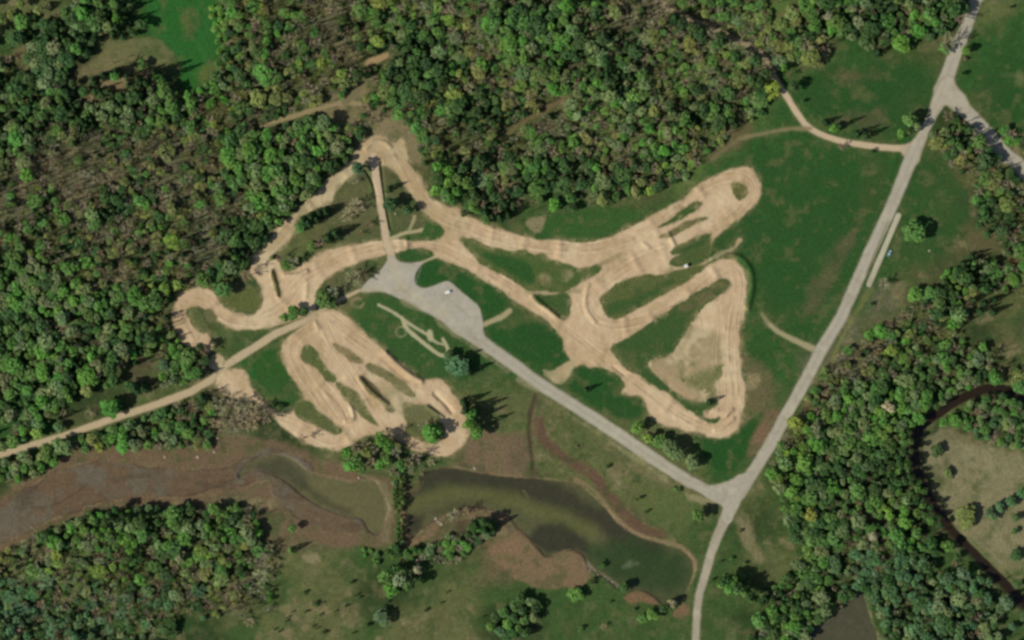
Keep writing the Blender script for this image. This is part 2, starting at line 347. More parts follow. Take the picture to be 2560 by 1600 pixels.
line(R(1,1,(1160,1370),(1300,1440),(1390,1500))+R(1,2,(1440,30),(1540,90),(1640,150),(1700,215),(1770,230)), 7, (176,168,130), 'dirt_path', soft=3, rag=2)
line(R(1,2,(1380,-20),(1420,80),(1500,150),(1600,230),(1700,310),(1780,345),(1822,300),(1800,240),(1765,180)), 9, (178,170,130), 'dirt_path', soft=3, rag=2)
line(R(1,2,(1640,120),(1650,170)), 16, (178,170,130), 'dirt_path', soft=4, rag=3)
line([(R(1,2,(1370+48*math.cos(a), 112+48*math.sin(a)))[0]) for a in np.linspace(0, 6.3, 14)], 4, (140,138,98), None, n=0, soft=3, rag=1, alpha=.8)
line([(R(1,1,(960+60*math.cos(a), 1350+45*math.sin(a)))[0]) for a in np.linspace(0, 5.3, 10)], 4, (140,128,92), None, n=0, soft=3, rag=2, alpha=.7)

# --- islands of grass inside the track
isl = dict(cls='ground', soft=4, rag=5.0, halo=(128, 118, 82), hw=6, opens=False, grow=2.5)
poly(R(2,1,(850,1290),(950,1200),(1130,1130),(1280,1075),(1390,1110),(1560,1050),(1700,1010),(1850,965),(1850,1000),(1700,1100),(1520,1215),(1380,1290),(1250,1370),(1100,1440),(1000,1495),(900,1470),(840,1380)), (84,94,54), **isl)
poly(R(2,1,(880,1400),(960,1340),(1150,1300),(1450,1140),(1560,1140),(1380,1270),(1250,1350),(1000,1470),(910,1450)), (56,84,44), None, soft=8, rag=5, alpha=.9)
poly(R(2,1,(1350,655),(1500,560),(1640,450),(1720,400),(1800,400),(1790,430),(1650,530),(1500,600)), (58,86,42), **isl)
poly(R(2,1,(1390,715),(1480,680),(1600,610),(1740,545),(1860,530),(1850,560),(1700,620),(1600,670),(1500,730),(1400,740)), (104,100,62), **isl)
poly(R(2,1,(1480,890),(1560,820),(1700,750),(1870,680),(1880,760),(1860,860),(1845,960),(1700,1010),(1500,1000),(1490,950),(1620,880)), (74,90,50), **isl)
poly(R(2,1,(1560,830),(1860,700),(1850,780),(1600,880)), (48,80,40), None, soft=5, rag=3, alpha=.9)
poly(R(2,1,(2100,220),(2160,210),(2215,260),(2220,320),(2170,370),(2110,350),(2085,290)), (96,98,58), **isl)
poly(R(2,1,(1360,1512),(1500,1420),(1700,1290),(1850,1190),(2000,1120),(2065,1150),(2040,1220),(1900,1300),(1780,1420),(1720,1512)) +
     R(2,2,(1680,0),(1600,180),(1500,330),(1290,380),(1270,450),(1450,610),(1640,750),(1760,790),(1880,760),(1950,770),(1900,830),(1800,870),(1820,930),(1900,945),(1980,915),(1900,985),(1800,930),(1600,790),(1500,700),(1300,590),(1180,500),(1060,450),(980,340),(930,250),(1080,190),(1200,110),(1380,0)), (58,84,44), **isl)
poly(R(2,1,(1500,1440),(1850,1210),(2000,1130),(2050,1170),(1900,1290),(1780,1400)) , (104,96,62), None, soft=8, rag=5, alpha=.8)
poly(R(2,2,(1500,340),(1600,200),(1680,40),(1980,120),(2020,380),(1960,600),(1950,760),(1760,790),(1640,740),(1500,600),(1290,440),(1300,370)), (140,130,90), None, soft=12, rag=8, alpha=.75, blot=.2)
poly(R(2,2,(1940,420),(2010,420),(1960,640),(1930,740),(1800,760),(1740,600),(1640,640),(1560,420),(1700,300),(1780,520)), (92,104,60), 'ground', soft=12, rag=9, alpha=.8, blot=.5, opens=False)
poly(R(2,2,(1280,420),(1400,380),(1530,540),(1500,580),(1640,640),(1740,710),(1700,770),(1500,650)), (166,142,108), None, soft=7, rag=6, alpha=.8)
poly(R(2,1,(190,1285),(400,1290),(500,1255),(560,1300),(560,1400),(520,1512),(480,1512),(330,1400),(240,1330)), (62,86,46), **isl)
poly(R(1,1,(1930,730),(2060,760),(2150,800),(2419,885)) + R(2,1,(100,850),(180,900),(300,880),(340,940),(480,980),(600,1030),(650,1050),(750,1010),(820,1000),(830,1030),(720,1100),(620,1170),(540,1225),(400,1245),(300,1220),(150,1215),(80,1170),(0,1110)) + R(1,1,(2250,1040),(2100,940),(1990,830)), (72,92,48), **isl)
poly(R(1,1,(2100,860),(2300,900),(2419,930))+R(2,1,(150,960),(240,1150),(180,1190),(60,1110))+R(1,1,(2300,1010)), (40,80,36), None, soft=7, rag=5, alpha=.9)
poly(R(2,1,(230,1080),(340,1060),(360,1160),(260,1150)), (150,134,96), None, soft=7, rag=14, alpha=.8, blot=.5)
poly(R(2,1,(480,1040),(560,1060),(540,1130),(470,1110)), (142,134,92), None, soft=7, rag=14, alpha=.7, blot=.5)
poly(R(2,1,(790,995),(980,890),(1050,870),(1010,940),(850,1000)), (134,122,84), None, soft=5, rag=3, alpha=.8)
poly(R(1,1,(1340,890),(1450,845),(1600,850),(1690,885),(1590,940),(1470,970),(1370,950)), (48,82,40), **isl)
poly(R(1,1,(1380,745),(1480,715),(1600,700),(1620,560),(1560,480),(1620,540),(1720,620),(1780,690),(1700,745),(1560,750)), (54,86,42), **isl)
poly(R(1,1,(150,1050),(170,1040),(200,1130),(235,1250),(215,1300),(180,1220),(150,1130)), (96,88,54), **isl)
poly(R(1,2,(430,280),(480,245),(530,260),(580,330),(640,410),(700,490),(745,560),(740,580),(680,575),(630,530),(580,450),(490,410),(430,350)), (88,98,58), **isl)
poly(R(1,2,(760,590),(900,650),(960,700),(1010,800),(1070,890),(1110,950),(1160,1000),(1090,955),(1000,900),(930,830),(860,740),(790,660)), (94,100,62), **isl)
poly(R(1,2,(980,540),(1020,550),(1100,610),(1180,700),(1250,780),(1310,850),(1290,870),(1200,800),(1100,700),(1020,620)), (104,92,62), **isl)
poly(R(1,2,(1040,420),(1100,410),(1200,460),(1330,540),(1420,620),(1510,720),(1430,710),(1370,660),(1300,600),(1180,540),(1060,470)), (118,112,74), **isl)
poly(R(1,2,(730,210),(800,250),(900,310),(960,350),(1020,410),(930,400),(850,340),(760,280)), (136,120,84), **isl)
poly(R(1,2,(370,860),(390,800),(480,750),(560,820),(640,900),(720,960),(750,1010),(820,1030),(800,1080),(740,1085),(640,1030),(540,970),(430,940)), (84,94,56), **isl)
poly(R(1,2,(1380,780),(1500,800),(1640,810),(1750,880),(1720,960),(1560,980),(1500,1010),(1440,1010),(1400,920)), (106,106,68), **isl)
poly(R(1,2,(1400,1020),(1560,960),(1740,960),(1780,1060),(1740,1150),(1620,1170),(1500,1110),(1420,1080)), (84,90,56), **isl)
poly(R(1,2,(1180,640),(1280,600),(1400,700),(1560,740),(1500,790),(1380,790),(1420,920),(1340,920),(1240,780)), (152,142,104), None, soft=8, rag=8, alpha=.8)
poly(R(1,2,(1000,460),(1180,560),(1300,620),(1180,640),(1040,520)), (166,150,112), None, soft=6, rag=6, alpha=.7)
poly(F((440,735),(452,725),(466,735),(480,765),(490,785),(470,780),(455,760)), (84,96,58), **isl)
poly(R(0,1,(1935,1430),(1990,1420),(2030,1470),(2040,1530),(1970,1530)), (104,104,68), **isl)
poly(R(0,1,(2080,1330),(2200,1260),(2400,1180),(2440,1350),(2419,1410),(2300,1425),(2150,1400)), (88,96,54), **isl)
poly(R(1,0,(1140,1440),(1200,1420),(1240,1512),(1180,1560)), (150,132,96), None, soft=5, rag=3, alpha=.7)

# --- scuffed margins of the track, tufts creeping in, mottled grass
TRf = (CLS == 1).astype(float)
_p = np.pad(TRf, 1, mode='edge'); prox = TRf
for _ in range(60):
    _q = np.pad(prox, 1, mode='edge'); prox = (_q[:-2, 1:-1] + _q[2:, 1:-1] + _q[1:-1, :-2] + _q[1:-1, 2:] + prox) / 5
GRND = (CLS == 0)
n_a = fbm(X, Y, 13, 1301, 4); n_b = fbm(X, Y, 34, 1333, 4)
mix(ALLW, sm((prox - .06) * 3.4) * sm(n_a * 3 + n_b * 2.2 - .45) * .45 * GRND, alb((176, 160, 118)))
mix(ALLW, sm(prox * 5) * sm(n_b * 2.5 + .2) * .4 * GRND, alb((118, 112, 72)))
mix(ALLW, sm((.93 - prox) * 3) * sm(n_a * 3 - n_b * 2.4 - .7) * .7 * (CLS == 1), alb((122, 116, 76)))
mix(ALLW, sm(fbm(X, Y, 24, 1401, 5) * 2.4 - .25) * .5 * GRND, alb((100, 100, 60)))
mix(ALLW, sm(fbm(X, Y, 28, 1433, 5) * 2.4 - .35) * .38 * GRND, alb((40, 74, 36)))

# --- ruts, worn darker and paler bands that follow the riding line
LANES = [R(2,1,(1480,850),(1200,950),(950,1100),(760,1230),(700,1350),(760,1480),(900,1560)) + R(2,2,(1050,60),(1200,30)) + R(2,1,(1500,1430),(1800,1190),(2010,1040),(2120,1070),(2140,1250),(2110,1450)) + R(2,2,(2080,200),(2080,500),(2110,750),(2060,950),(1950,1030),(1800,1000),(1500,830),(1250,640),(1000,480),(800,320),(600,130),(400,0)),
         R(1,1,(2419,1210),(2200,1060),(1950,900),(1700,800),(1400,800),(1100,830),(800,900),(600,1020),(420,1130),(250,1400),(60,1470)),
         R(2,1,(0,760),(300,830),(700,860),(1000,780),(1300,640),(1560,480),(1800,250),(2100,140),(2260,200),(2270,350),(2100,520),(1900,640)),
         R(1,1,(1330,-60),(1400,80),(1500,250),(1620,440),(1780,560),(1900,620),(2200,720),(2419,760)),
         R(1,1,(950,0),(750,180),(600,340),(450,480),(250,680),(100,850)),
         F((470,800),(440,760),(430,730),(440,705),(470,700),(500,715),(520,740),(560,760),(610,765)),
         R(1,2,(560,60),(360,180),(330,300),(420,520),(560,700),(700,880),(800,1010),(860,960),(800,800),(660,640),(560,520)),
         R(1,2,(640,0),(700,180),(850,420),(1000,640),(1150,860),(1250,1000)), R(1,2,(700,-40),(900,150),(1100,300),(1300,450),(1500,600),(1700,650),(1850,800)),
         R(1,2,(180,900),(350,980),(550,1090),(720,1150),(880,1100),(930,1000),(860,860),(720,700),(640,640)),
         R(2,2,(1980,60),(1960,300),(1990,500),(2010,760),(1960,900))]
TR = CLS == 1
H += np.where(TR, .22 * fbm(X, Y, 16, 71, 3), 0)
# tone drift of the dirt
tone = fbm(X, Y, 55, 211, 4)
Cn = C.copy()
a = sm(tone * 2.2) * .6 * TR; Cn = Cn * (1 - a[..., None]) + alb((178, 152, 112)) * a[..., None]
a = sm(-tone * 2.2) * .6 * TR; Cn = Cn * (1 - a[..., None]) + alb((212, 190, 150)) * a[..., None]
a = sm(fbm(X, Y, 26, 237, 4) * 1.9 - .45) * .5 * TR; Cn = Cn * (1 - a[..., None]) + alb((150, 130, 94)) * a[..., None]
C = Cn
for li, ln in enumerate(LANES):
    ln = chaikin(ln, False, 2)
    for off, al, cc in ((-8, .6, (146, 118, 84)), (-2.5, .5, (154, 128, 94)), (4, .6, (148, 120, 86)), (11, .5, (218, 196, 158)), (-14, .5, (214, 192, 152)), (17, .35, (158, 134, 98))):
        pts = []
        for i, p in enumerate(ln):
            a_ = ln[max(0, i - 1)]; b_ = ln[min(len(ln) - 1, i + 1)]
            tx, ty = b_[0] - a_[0], b_[1] - a_[1]; L = math.hypot(tx, ty) + 1e-6
            o = off + 3 * math.sin(i * .35 + li)
            pts.append((p[0] - ty / L * o, p[1] + tx / L * o))
        w, d = sd_line(pts, 1.5, m=10)
        m = sm(.5 - (d + E1N[w] * 2) / 5) * al * (CLS[w] == 1) * sm(.8 + fbm(X[w], Y[w], 40, 400 + li + off * 3, 2) * 1.5)
        mix(w, m, alb(cc))
        if abs(off) < 6: H[w] -= m * .35
        else: H[w] += m * .5
    # jumps across the riding line
    acc = 20 + li * 7; k = 0
    for i in range(len(ln) - 1):
        a_, b_ = ln[i], ln[i + 1]; L = math.hypot(b_[0] - a_[0], b_[1] - a_[1]); acc -= L
        if acc < 0:
            acc = 62 + (k * 37 + li * 13) % 71; k += 1
            nx, ny = -(b_[1] - a_[1]) / (L + 1e-6), (b_[0] - a_[0]) / (L + 1e-6)
            w, d = sd_line([(a_[0] - nx * 17, a_[1] - ny * 17), (a_[0] + nx * 17, a_[1] + ny * 17)], 2, m=26)
            hh = (.30 + .20 * ((k * 7) % 3)) * np.exp(-(np.maximum(d, 0) / 7.5) ** 2) * (CLS[w] == 1)
            H[w] += hh

# --- earth banks: (points, half width px, height m)
def bank(pts, wd, h, onlytrack=False):
    w, d = sd_line(chaikin(pts, False, 1), 1, m=wd * 3)
    g = np.exp(-(np.maximum(d, 0) / wd) ** 2) * h
    if onlytrack: g = g * (CLS[w] == 1)
    H[w] += g
for b in ((R(1,2,(1230,320),(1330,420),(1450,520),(1560,580)), 7, 2.3), (R(1,2,(990,560),(1060,650),(1150,730),(1230,790)), 6, 2.1),
          (R(1,2,(1620,820),(1680,860),(1760,920)), 4.5, 2.0), (R(2,1,(1900,940),(2060,890),(2180,930),(2260,1040),(2275,1200),(2230,1400)), 7, 1.8),
          (R(0,2,(1980,520),(2060,480)), 4, 1.4), (R(1,1,(150,1060),(190,1200),(210,1290)), 4.5, 1.5),
          (R(2,1,(720,1180),(690,1290),(700,1420),(780,1530)), 5, .8), (R(2,1,(200,1290),(300,1380),(420,1480)) , 6, 1.9),
          (R(1,1,(1180,20),(1200,250),(1230,450),(1270,650)), 3, -1.6), (R(1,1,(1040,100),(1110,220),(1150,400)), 3, -1.6),
          (R(1,0,(1040,1400),(1120,1330),(1220,1340),(1270,1390)), 5, 1.2), (R(1,0,(1290,1080),(1370,1120)), 5, 1.2),
          (R(1,1,(1420,740),(1425,840)), 5, .9), (R(2,1,(1480,700),(1530,800)), 5, 1.1), (R(2,1,(1240,790),(1290,830)), 5, .7),
          (R(2,2,(1900,960),(2000,920),(2080,850)), 5, 1.5), (R(2,2,(1920,1040),(2020,1000),(2090,930)), 5, 1.3),
          (R(1,2,(850,960),(930,930),(900,830)), 5, 1.4), (R(1,2,(1690,700),(1800,800),(1850,870)), 5, -1.6),
          (R(1,1,(270,1090),(400,1090),(480,1050)), 5, 1.6), (R(1,1,(480,1150),(470,1300)), 6, .7), (R(1,2,(560,20),(590,80)), 5, 1.0),
          (R(2,2,(960,440),(1060,520)), 4, -.8), (R(2,0,(2100,0),(2110,1)), 2, 0)):
    bank(*b)

# --- roads
rd = dict(soft=3.6, rag=1.6, halo=(120,114,80), hw=8)
line(R(3,0,(2050,-90),(1960,0),(1925,120),(1870,270),(1775,480),(1705,700),(1650,850),(1600,1000),(1560,1080),(1500,1190),(1450,1300),(1380,1430),(1340,1530)) + R(3,1,(1160,460),(950,900),(690,1490)) + R(3,2,(510,270),(360,560),(210,830),(20,1180)) + R(2,2,(2300,1400),(2150,1640)),
     [26,27,27,29,33,34,40,30,22,22,26,33,32,29,29,29,29,29,29,29,29,29], ROAD, 'gravel_road', n=0, **rd)
line(R(3,0,(1640,860),(1760,960),(1900,1080),(2060,1250),(2260,1480)) + R(3,1,(2340,20),(2480,180)), [38,36,34,33,33,33,33], ROAD, 'gravel_road', n=0, **rd)
poly(R(3,0,(1760,740),(1770,810),(1900,940),(1900,1090),(1760,1010),(1690,985),(1620,1020),(1560,1120),(1520,1040),(1560,900),(1680,700)), (176,166,142), 'gravel_road', **rd)
line(R(2,3,(2060,250),(2010,380),(1940,540),(1880,700),(1830,870),(1775,1060),(1750,1230),(1740,1400),(1735,1620)), [30,26,22,21,20,19,18,17,17], (168,158,134), 'gravel_road', n=0, **rd)
line(R(1,1,(1500,1290),(1800,1470)) + R(1,2,(1900,60),(2130,205),(2419,410)) + R(2,2,(240,590),(520,765),(900,1010),(1300,1285),(1680,1530))+R(2,3,(1880,110)), [36,36,34,31,30,29,29,30,30,28,20], ROAD, 'gravel_road', n=0, **rd)
poly(R(2,3,(1540,-30),(1700,20),(1820,60),(1950,45),(2080,0),(2150,-60),(2290,-60),(2190,140),(2100,330),(2060,420),(1985,400),(1985,300),(2010,250),(1880,190),(1750,100)), ROAD, 'gravel_road', **rd)
poly(R(1,1,(1250,890),(1320,930),(1345,960),(1450,978),(1560,960),(1590,960),(1540,1010),(1500,1080),(1495,1150),(1530,1200),(1600,1215),(1680,1190),(1800,1140),(1860,1170),(2000,1300),(2110,1380),(2140,1512)) + R(1,2,(2145,60),(2150,130),(2200,200),(2050,170),(1850,70),(1750,0)) +
     R(1,1,(1600,1440),(1450,1350),(1300,1280),(1180,1240),(1020,1245),(980,1225),(1080,1120),(1160,1060),(1240,960)), LOT, 'parking_lot', soft=2.5, rag=1, halo=(120,112,80), hw=6)
# paler worn way through the lot, tyre marks and oil-dark streaks
line(R(1,1,(1285,960),(1320,1120),(1400,1230),(1560,1330),(1800,1480)), 17, (182,170,140), None, soft=9, rag=4, alpha=.8)
line(R(1,1,(1020,1235),(1200,1210),(1400,1240)), 9, (182,170,140), None, soft=7, rag=4, alpha=.8)
for q in ((1800,1300,2020,1490), (1900,1370,2000,1460), (1630,1265,1690,1275), (1560,1010,1500,1200)):
    line(R(1,1,(q[0],q[1]),(q[2],q[3])), 2, (146,138,124), None, n=0, soft=3, rag=1, alpha=.5)
# lay-by strip
line(R(3,1,(1232,525),(955,1175)), 13, (184,176,148), 'gravel_road', n=0, soft=2, rag=.5)
line(R(3,1,(1140,560),(930,1080)), 6, (104,98,64), None, n=0, soft=3, rag=1, alpha=.6)
# wheel tracks along roads
for pts in (R(3,0,(1775,480),(1650,850)) + R(3,0,(1400,1400)) + R(3,1,(1160,460),(950,900),(690,1490)) + R(3,2,(510,270),(360,560),(210,830),(20,1180)),
            R(1,2,(1900,60),(2130,205),(2419,410)) + R(2,2,(240,590),(520,765),(900,1010),(1300,1285),(1680,1530))):
    for off in (-7, 0, 7):
        pp = []
        for i, p in enumerate(pts):
            a_ = pts[max(0, i - 1)]; b_ = pts[min(len(pts) - 1, i + 1)]
            tx, ty = b_[0] - a_[0], b_[1] - a_[1]; L = math.hypot(tx, ty)
            pp.append((p[0] - ty / L * off, p[1] + tx / L * off))
        line(pp, 3, (186,176,154) if off else (154,146,126), None, n=0, soft=3, rag=1, alpha=.35)
RDm = (CLS == 2) | (CLS == 3)
mix(ALLW, sm(fbm(X, Y, 22, 1601, 5) * 2.6 - .2) * .4 * RDm, alb((152, 142, 118)))
mix(ALLW, sm(fbm(X, Y, 30, 1633, 5) * 2.6 - .3) * .4 * RDm, alb((190, 180, 154)))
C *= (1 + RDm * .10 * fbm(X, Y, 9, 19, 3))[..., None]

# pale dusty verge along the entrance road
line(R(2,2,(520,880),(900,1130),(1300,1400),(1450,1500)), 9, (150,142,102), None, soft=6, rag=12, alpha=.7, blot=.4)
poly(R(2,3,(1620,110),(1760,140),(1900,200),(1820,240),(1680,190)), (150,140,102), None, soft=6, rag=9, alpha=.8)
line(R(2,2,(60,560),(230,660)), 8, (150,140,102), None, soft=6, rag=8, alpha=.7)
line(R(1,1,(1400,1330),(1700,1500)) + R(1,2,(1780,80),(2050,260),(2380,480)), 7, (146,138,100), None, soft=6, rag=9, alpha=.6)

# --- ditch by the entrance road
line(R(2,2,(235,720),(185,880),(170,1050),(195,1200),(205,1400),(205,1530)), 12, (88,76,54), None, soft=8, rag=6)
bank(R(2,2,(235,720),(185,880),(170,1050),(195,1200),(205,1400)), 6, -.9)
line(R(2,2,(300,820),(225,1000),(230,1200)), 6, (110,94,72), None, soft=4, rag=2, alpha=.7)
# --- water
wat = dict(soft=2.5, rag=1.6, hw=10)
P1 = (R(0,2,(2230,1500),(2300,1400),(2419,1310)) + R(1,2,(120,1270),(250,1285),(360,1320),(430,1400),(520,1450),(650,1490),(780,1512)) +
      R(1,3,(900,30),(1050,0),(1140,10),(1160,70),(1210,170),(1255,270),(1220,330),(1200,440),(1160,530),(1060,470),(1020,370),(960,350),(850,340),(700,290),(560,220),(450,150),(340,50)) + R(1,2,(280,1512),(150,1440),(0,1400)) + R(0,2,(2350,1440)))
P2 = (R(1,2,(1540,1500),(1600,1430),(1750,1400),(1950,1410),(2100,1450),(2419,1490)) + R(2,3,(300,0),(560,20),(700,90),(800,190),(900,290),(980,400),(1100,490),(1230,560),(1400,600),(1560,640),(1630,690),(1700,760),(1720,850),(1700,920),(1640,1050),(1610,1130),(1560,1150),(1440,1190),(1400,1140),(1270,1040),(1120,1030),(1010,1020),(940,960),(830,880),(720,830),(700,720),(620,660),(530,640),(420,690),(330,740),(250,640),(150,520),(30,430)) +
      R(1,3,(2419,340),(2300,300),(2050,230),(1850,300),(1700,370),(1560,460),(1500,530),(1440,510),(1430,330),(1430,200),(1460,150),(1540,100),(1600,20)))
P3 = R(3,3,(640,1200),(780,1130),(860,1030),(910,1080),(930,1180),(960,1300),(1020,1450),(1080,1650),(330,1650),(400,1420),(500,1330),(600,1260))
poly(P1, (102,98,64), 'pond', halo=(138,124,96), **wat)
poly(P2, (88,88,56), 'pond', halo=(128,100,76), **wat)
poly(P3, (80,78,58), 'pond', halo=(100,98,66), **wat)
RIV = R(3,2,(2600,1000),(2450,800),(2330,670),(2200,640),(2050,650),(1940,690),(1850,730),(1700,820),(1550,920),(1450,1010),(1400,1100),(1385,1250),(1400,1400),(1450,1512)) + R(3,3,(1500,130),(1600,280),(1680,400),(1780,520),(1900,640),(2020,760),(2130,870),(2220,960),(2330,1090),(2600,1330))
line(RIV, 23, (44,34,22), 'river', soft=2.5, rag=2.5, halo=(112,104,70), hw=10)
line(R(2,3,(600,-10),(720,55),(840,165),(930,285),(1010,385),(1130,480),(1260,540),(1400,572),(1560,605),(1650,660),(1735,760),(1735,850)), 8, (134,114,84), None, soft=4, rag=2, alpha=.9)
WAT = (CLS == 5)
line(R(2,3,(700,790),(780,860),(880,910),(1000,1005)), 8, (150,136,108), None, soft=4, rag=6, alpha=.9)
def wpaint(sd, col, al, soft=14, rag=14):
    w, d = sd; a = sm(.5 - (d + E1N[w] * rag + E2N[w] * rag) / (2 * soft)) * al * WAT[w]
    mix(w, a, alb(col))
wpaint(sd_line(R(1,2,(1500,1560),(1800,1470),(2200,1500)) + R(2,3,(100,40),(380,130),(620,260),(850,360),(1050,520),(1350,660)), 60), (60,58,42), .9, 18, 12)
wpaint(sd_poly(R(2,3,(250,420),(500,410),(700,560),(740,700),(620,650),(430,700),(330,740),(160,560))), (56,56,40), .9, 12, 10)
wpaint(sd_poly(R(2,3,(760,640),(1100,560),(1640,680),(1740,860),(1600,1130),(1400,1120),(1120,1030),(840,880))), (48,68,38), .9, 30, 18)
wpaint(sd_poly(R(1,2,(-100,1380),(260,1300),(420,1420),(500,1560)) + R(1,3,(420,120),(300,0),(100,-60))), (68,68,48), .75, 14, 8)
wpaint(sd_line(R(1,3,(450,60),(640,200),(860,300)), 14), (66,66,42), .7, 12, 6)
wpaint(sd_poly(R(1,3,(1430,330),(1600,330),(1560,470),(1440,530))), (56,52,38), .8, 10, 6)
wpaint(sd_line(R(1,3,(1700,320),(1950,230),(2150,200),(2419,120)), 10), (60,62,38), .5, 10, 6)
wpaint(sd_line(R(1,3,(1480,230),(1800,100),(2200,140),(2419,180))+R(2,3,(200,300),(500,340),(760,480)), 30), (98,102,58), .5, 20, 12)
wpaint(sd_poly(R(2,3,(1050,820),(1120,770),(1190,790),(1110,830))), (104,116,88), .7, 8, 6)
wpaint(sd_line(R(2,3,(110,100),(150,160)), 3), (110,106,76), .8, 3, 2)
C *= (1 + WAT * (.10 * fbm(X, Y, 18, 301, 4) + .10 * vnoise(X, Y, 5, 307)))[..., None]
# drained channels in the mud
for q in (R(0,3,(200,240),(400,270),(600,200),(720,120),(850,20)), R(0,3,(1400,60),(1460,100),(1540,140),(1760,155),(1950,90),(2200,0)) + R(0,2,(2350,1440)), R(0,3,(0,360),(160,300),(300,240))):
    w, d = sd_line(chaikin(q, False, 2), 2, m=8)
    mix(w, sm(.5 - (d + E1N[w] * 2) / 6) * .75, alb((58, 52, 42)))
MU = (CLS == 7)
_m = MU.astype(float) + (CLS == 5)
for _ in range(16):
    _q = np.pad(_m, 1, mode='edge'); _m = (_q[:-2, 1:-1] + _q[2:, 1:-1] + _q[1:-1, :-2] + _q[1:-1, 2:] + _m) / 5
rim = sm(1 - abs(_m - .42) / .36) * (CLS != 5)
mix(ALLW, rim * sm(fbm(X, Y, 45, 1501, 4) * 2.6 + .35) * .7, alb((78, 62, 46)))
mix(ALLW, sm(1 - abs(_m - .2) / .2) * (CLS == 0) * sm(fbm(X, Y, 30, 1533, 4) * 2.6) * .6, alb((140, 120, 90)))
mix(ALLW, sm(fbm(X, Y, 50, 521, 5) * 2.2 + .5) * .75 * MU, alb((106, 100, 84)))
mix(ALLW, sm(fbm(X, Y, 40, 555, 5, sx=2, sy=.7, ang=RAD(-10)) * 2.2 - .2) * .6 * MU, alb((82, 70, 54)))
C *= (1 + MU * .2 * fbm(X, Y, 10, 501, 4))[..., None]
# earthen causeway between the ponds
line(R(1,2,(1000,1460),(1130,1512)) + R(1,3,(1220,60),(1270,250),(1250,420),(1230,560)), 14, (124,114,84), None, soft=6, rag=9, alpha=.65)
line(R(1,2,(1300,1490),(1340,1560)) + R(1,3,(1340,150),(1345,350),(1345,600)), 14, (72,84,48), None, soft=5, rag=4)
# heights of water and banks
wm = ((CLS == 5) | (CLS == 6)).astype(float)
def blur(a, n):
    for _ in range(n):
        p = np.pad(a, 1, mode='edge'); a = (p[:-2, 1:-1] + p[2:, 1:-1] + p[1:-1, :-2] + p[1:-1, 2:] + a) / 5
    return a
bw = blur(wm, 14)
H += .5 * fbm(X, Y, 120, 801, 4) * (1 - np.clip(bw * 3, 0, 1)) + .07 * fbm(X, Y, 14, 811, 3)
H = H * (1 - sm(bw * 2.2)) - 1.1 * sm(bw * 2.0)
H[wm > 0] = -1.15
flat = blur(((CLS == 2) | (CLS == 3) | (CLS == 4)).astype(float), 3)
H = H * (1 - .85 * flat) + .05 * flat
edge = np.minimum.reduce([X - gx[0], gx[-1] - X, Y - gy[0], gy[-1] - Y])
H *= sm(edge / 30)
C = np.clip(C, .004, .75)

# ------------------------------------------------------------------ materials
def new_mat(name):
    m = bpy.data.materials.new(name); m.use_nodes = True
    nt = m.node_tree; b = nt.nodes['Principled BSDF']
    return m, nt, b
def ground_mat(name, rough, fine, amt, bump=.0, spec=.2, det=6.0):
    m, nt, b = new_mat(name); N, L = nt.nodes.new, nt.links.new
    at = N('ShaderNodeAttribute'); at.attribute_name = 'surface'
    tc = N('ShaderNodeTexCoord')
    n1 = N('ShaderNodeTexNoise'); n1.inputs['Scale'].default_value = fine; n1.inputs['Detail'].default_value = det; n1.inputs['Roughness'].default_value = .65
    L(tc.outputs['Object'], n1.inputs['Vector'])
    mr = N('ShaderNodeMapRange'); mr.inputs['From Min'].default_value = .28; mr.inputs['From Max'].default_value = .72
    mr.inputs['To Min'].default_value = 1 - amt; mr.inputs['To Max'].default_value = 1 + amt
    L(n1.outputs['Fac'], mr.inputs['Value'])
    mx = N('ShaderNodeVectorMath'); mx.operation = 'SCALE'
    L(at.outputs['Color'], mx.inputs[0]); L(mr.outputs['Result'], mx.inputs['Scale'])
    L(mx.outputs['Vector'], b.inputs['Base Color'])
    b.inputs['Roughness'].default_value = rough
    b.inputs['Specular IOR Level'].default_value = spec
    if bump:
        bp = N('ShaderNodeBump'); bp.inputs['Strength'].default_value = bump; bp.inputs['Distance'].default_value = .5
        L(n1.outputs['Fac'], bp.inputs['Height']); L(bp.outputs['Normal'], b.inputs['Normal'])
    return m
MG = ground_mat('meadow_grass', .95, .5, .32, .6)
MD = ground_mat('packed_dirt', .95, .30, .09, .35)
MR = ground_mat('gravel', .9, .9, .07, .2)
MW = ground_mat('murky_water', .22, .5, .14, .05, .3)
MM = ground_mat('wet_mud', .92, .5, .26, .4, .1)

# ------------------------------------------------------------------ ground meshes
def raw_mesh(name, co, faces, cols=None, smooth=True, mat=None):
    me = bpy.data.meshes.new(name)
    nv, nf, k = len(co), len(faces), faces.shape[1]
    me.vertices.add(nv); me.vertices.foreach_set('co', co.astype(np.float32).ravel())
    me.loops.add(nf * k); me.loops.foreach_set('vertex_index', faces.astype(np.int32).ravel())
    me.polygons.add(nf); me.polygons.foreach_set('loop_start', np.arange(0, nf * k, k, dtype=np.int32))
    me.update(calc_edges=True)
    if smooth: me.polygons.foreach_set('use_smooth', np.ones(nf, bool))
    if cols is not None:
        at = me.color_attributes.new(cols[0], 'FLOAT_COLOR', 'POINT')
        c4 = np.ones((nv, 4), np.float32); c4[:, :3] = cols[1]
        at.data.foreach_set('color', c4.ravel())
    if mat: me.materials.append(mat)
    return me
idx = np.arange(NX * NY).reshape(NY, NX)
Q = np.stack([idx[1:, :-1], idx[1:, 1:], idx[:-1, 1:], idx[:-1, :-1]], -1)
qc = CLS[:-1, :-1]
P3D = np.stack([(X - 1280) * S, (800 - Y) * S, H], -1).reshape(-1, 3)
CF = C.reshape(-1, 3)
reg = qc.copy()
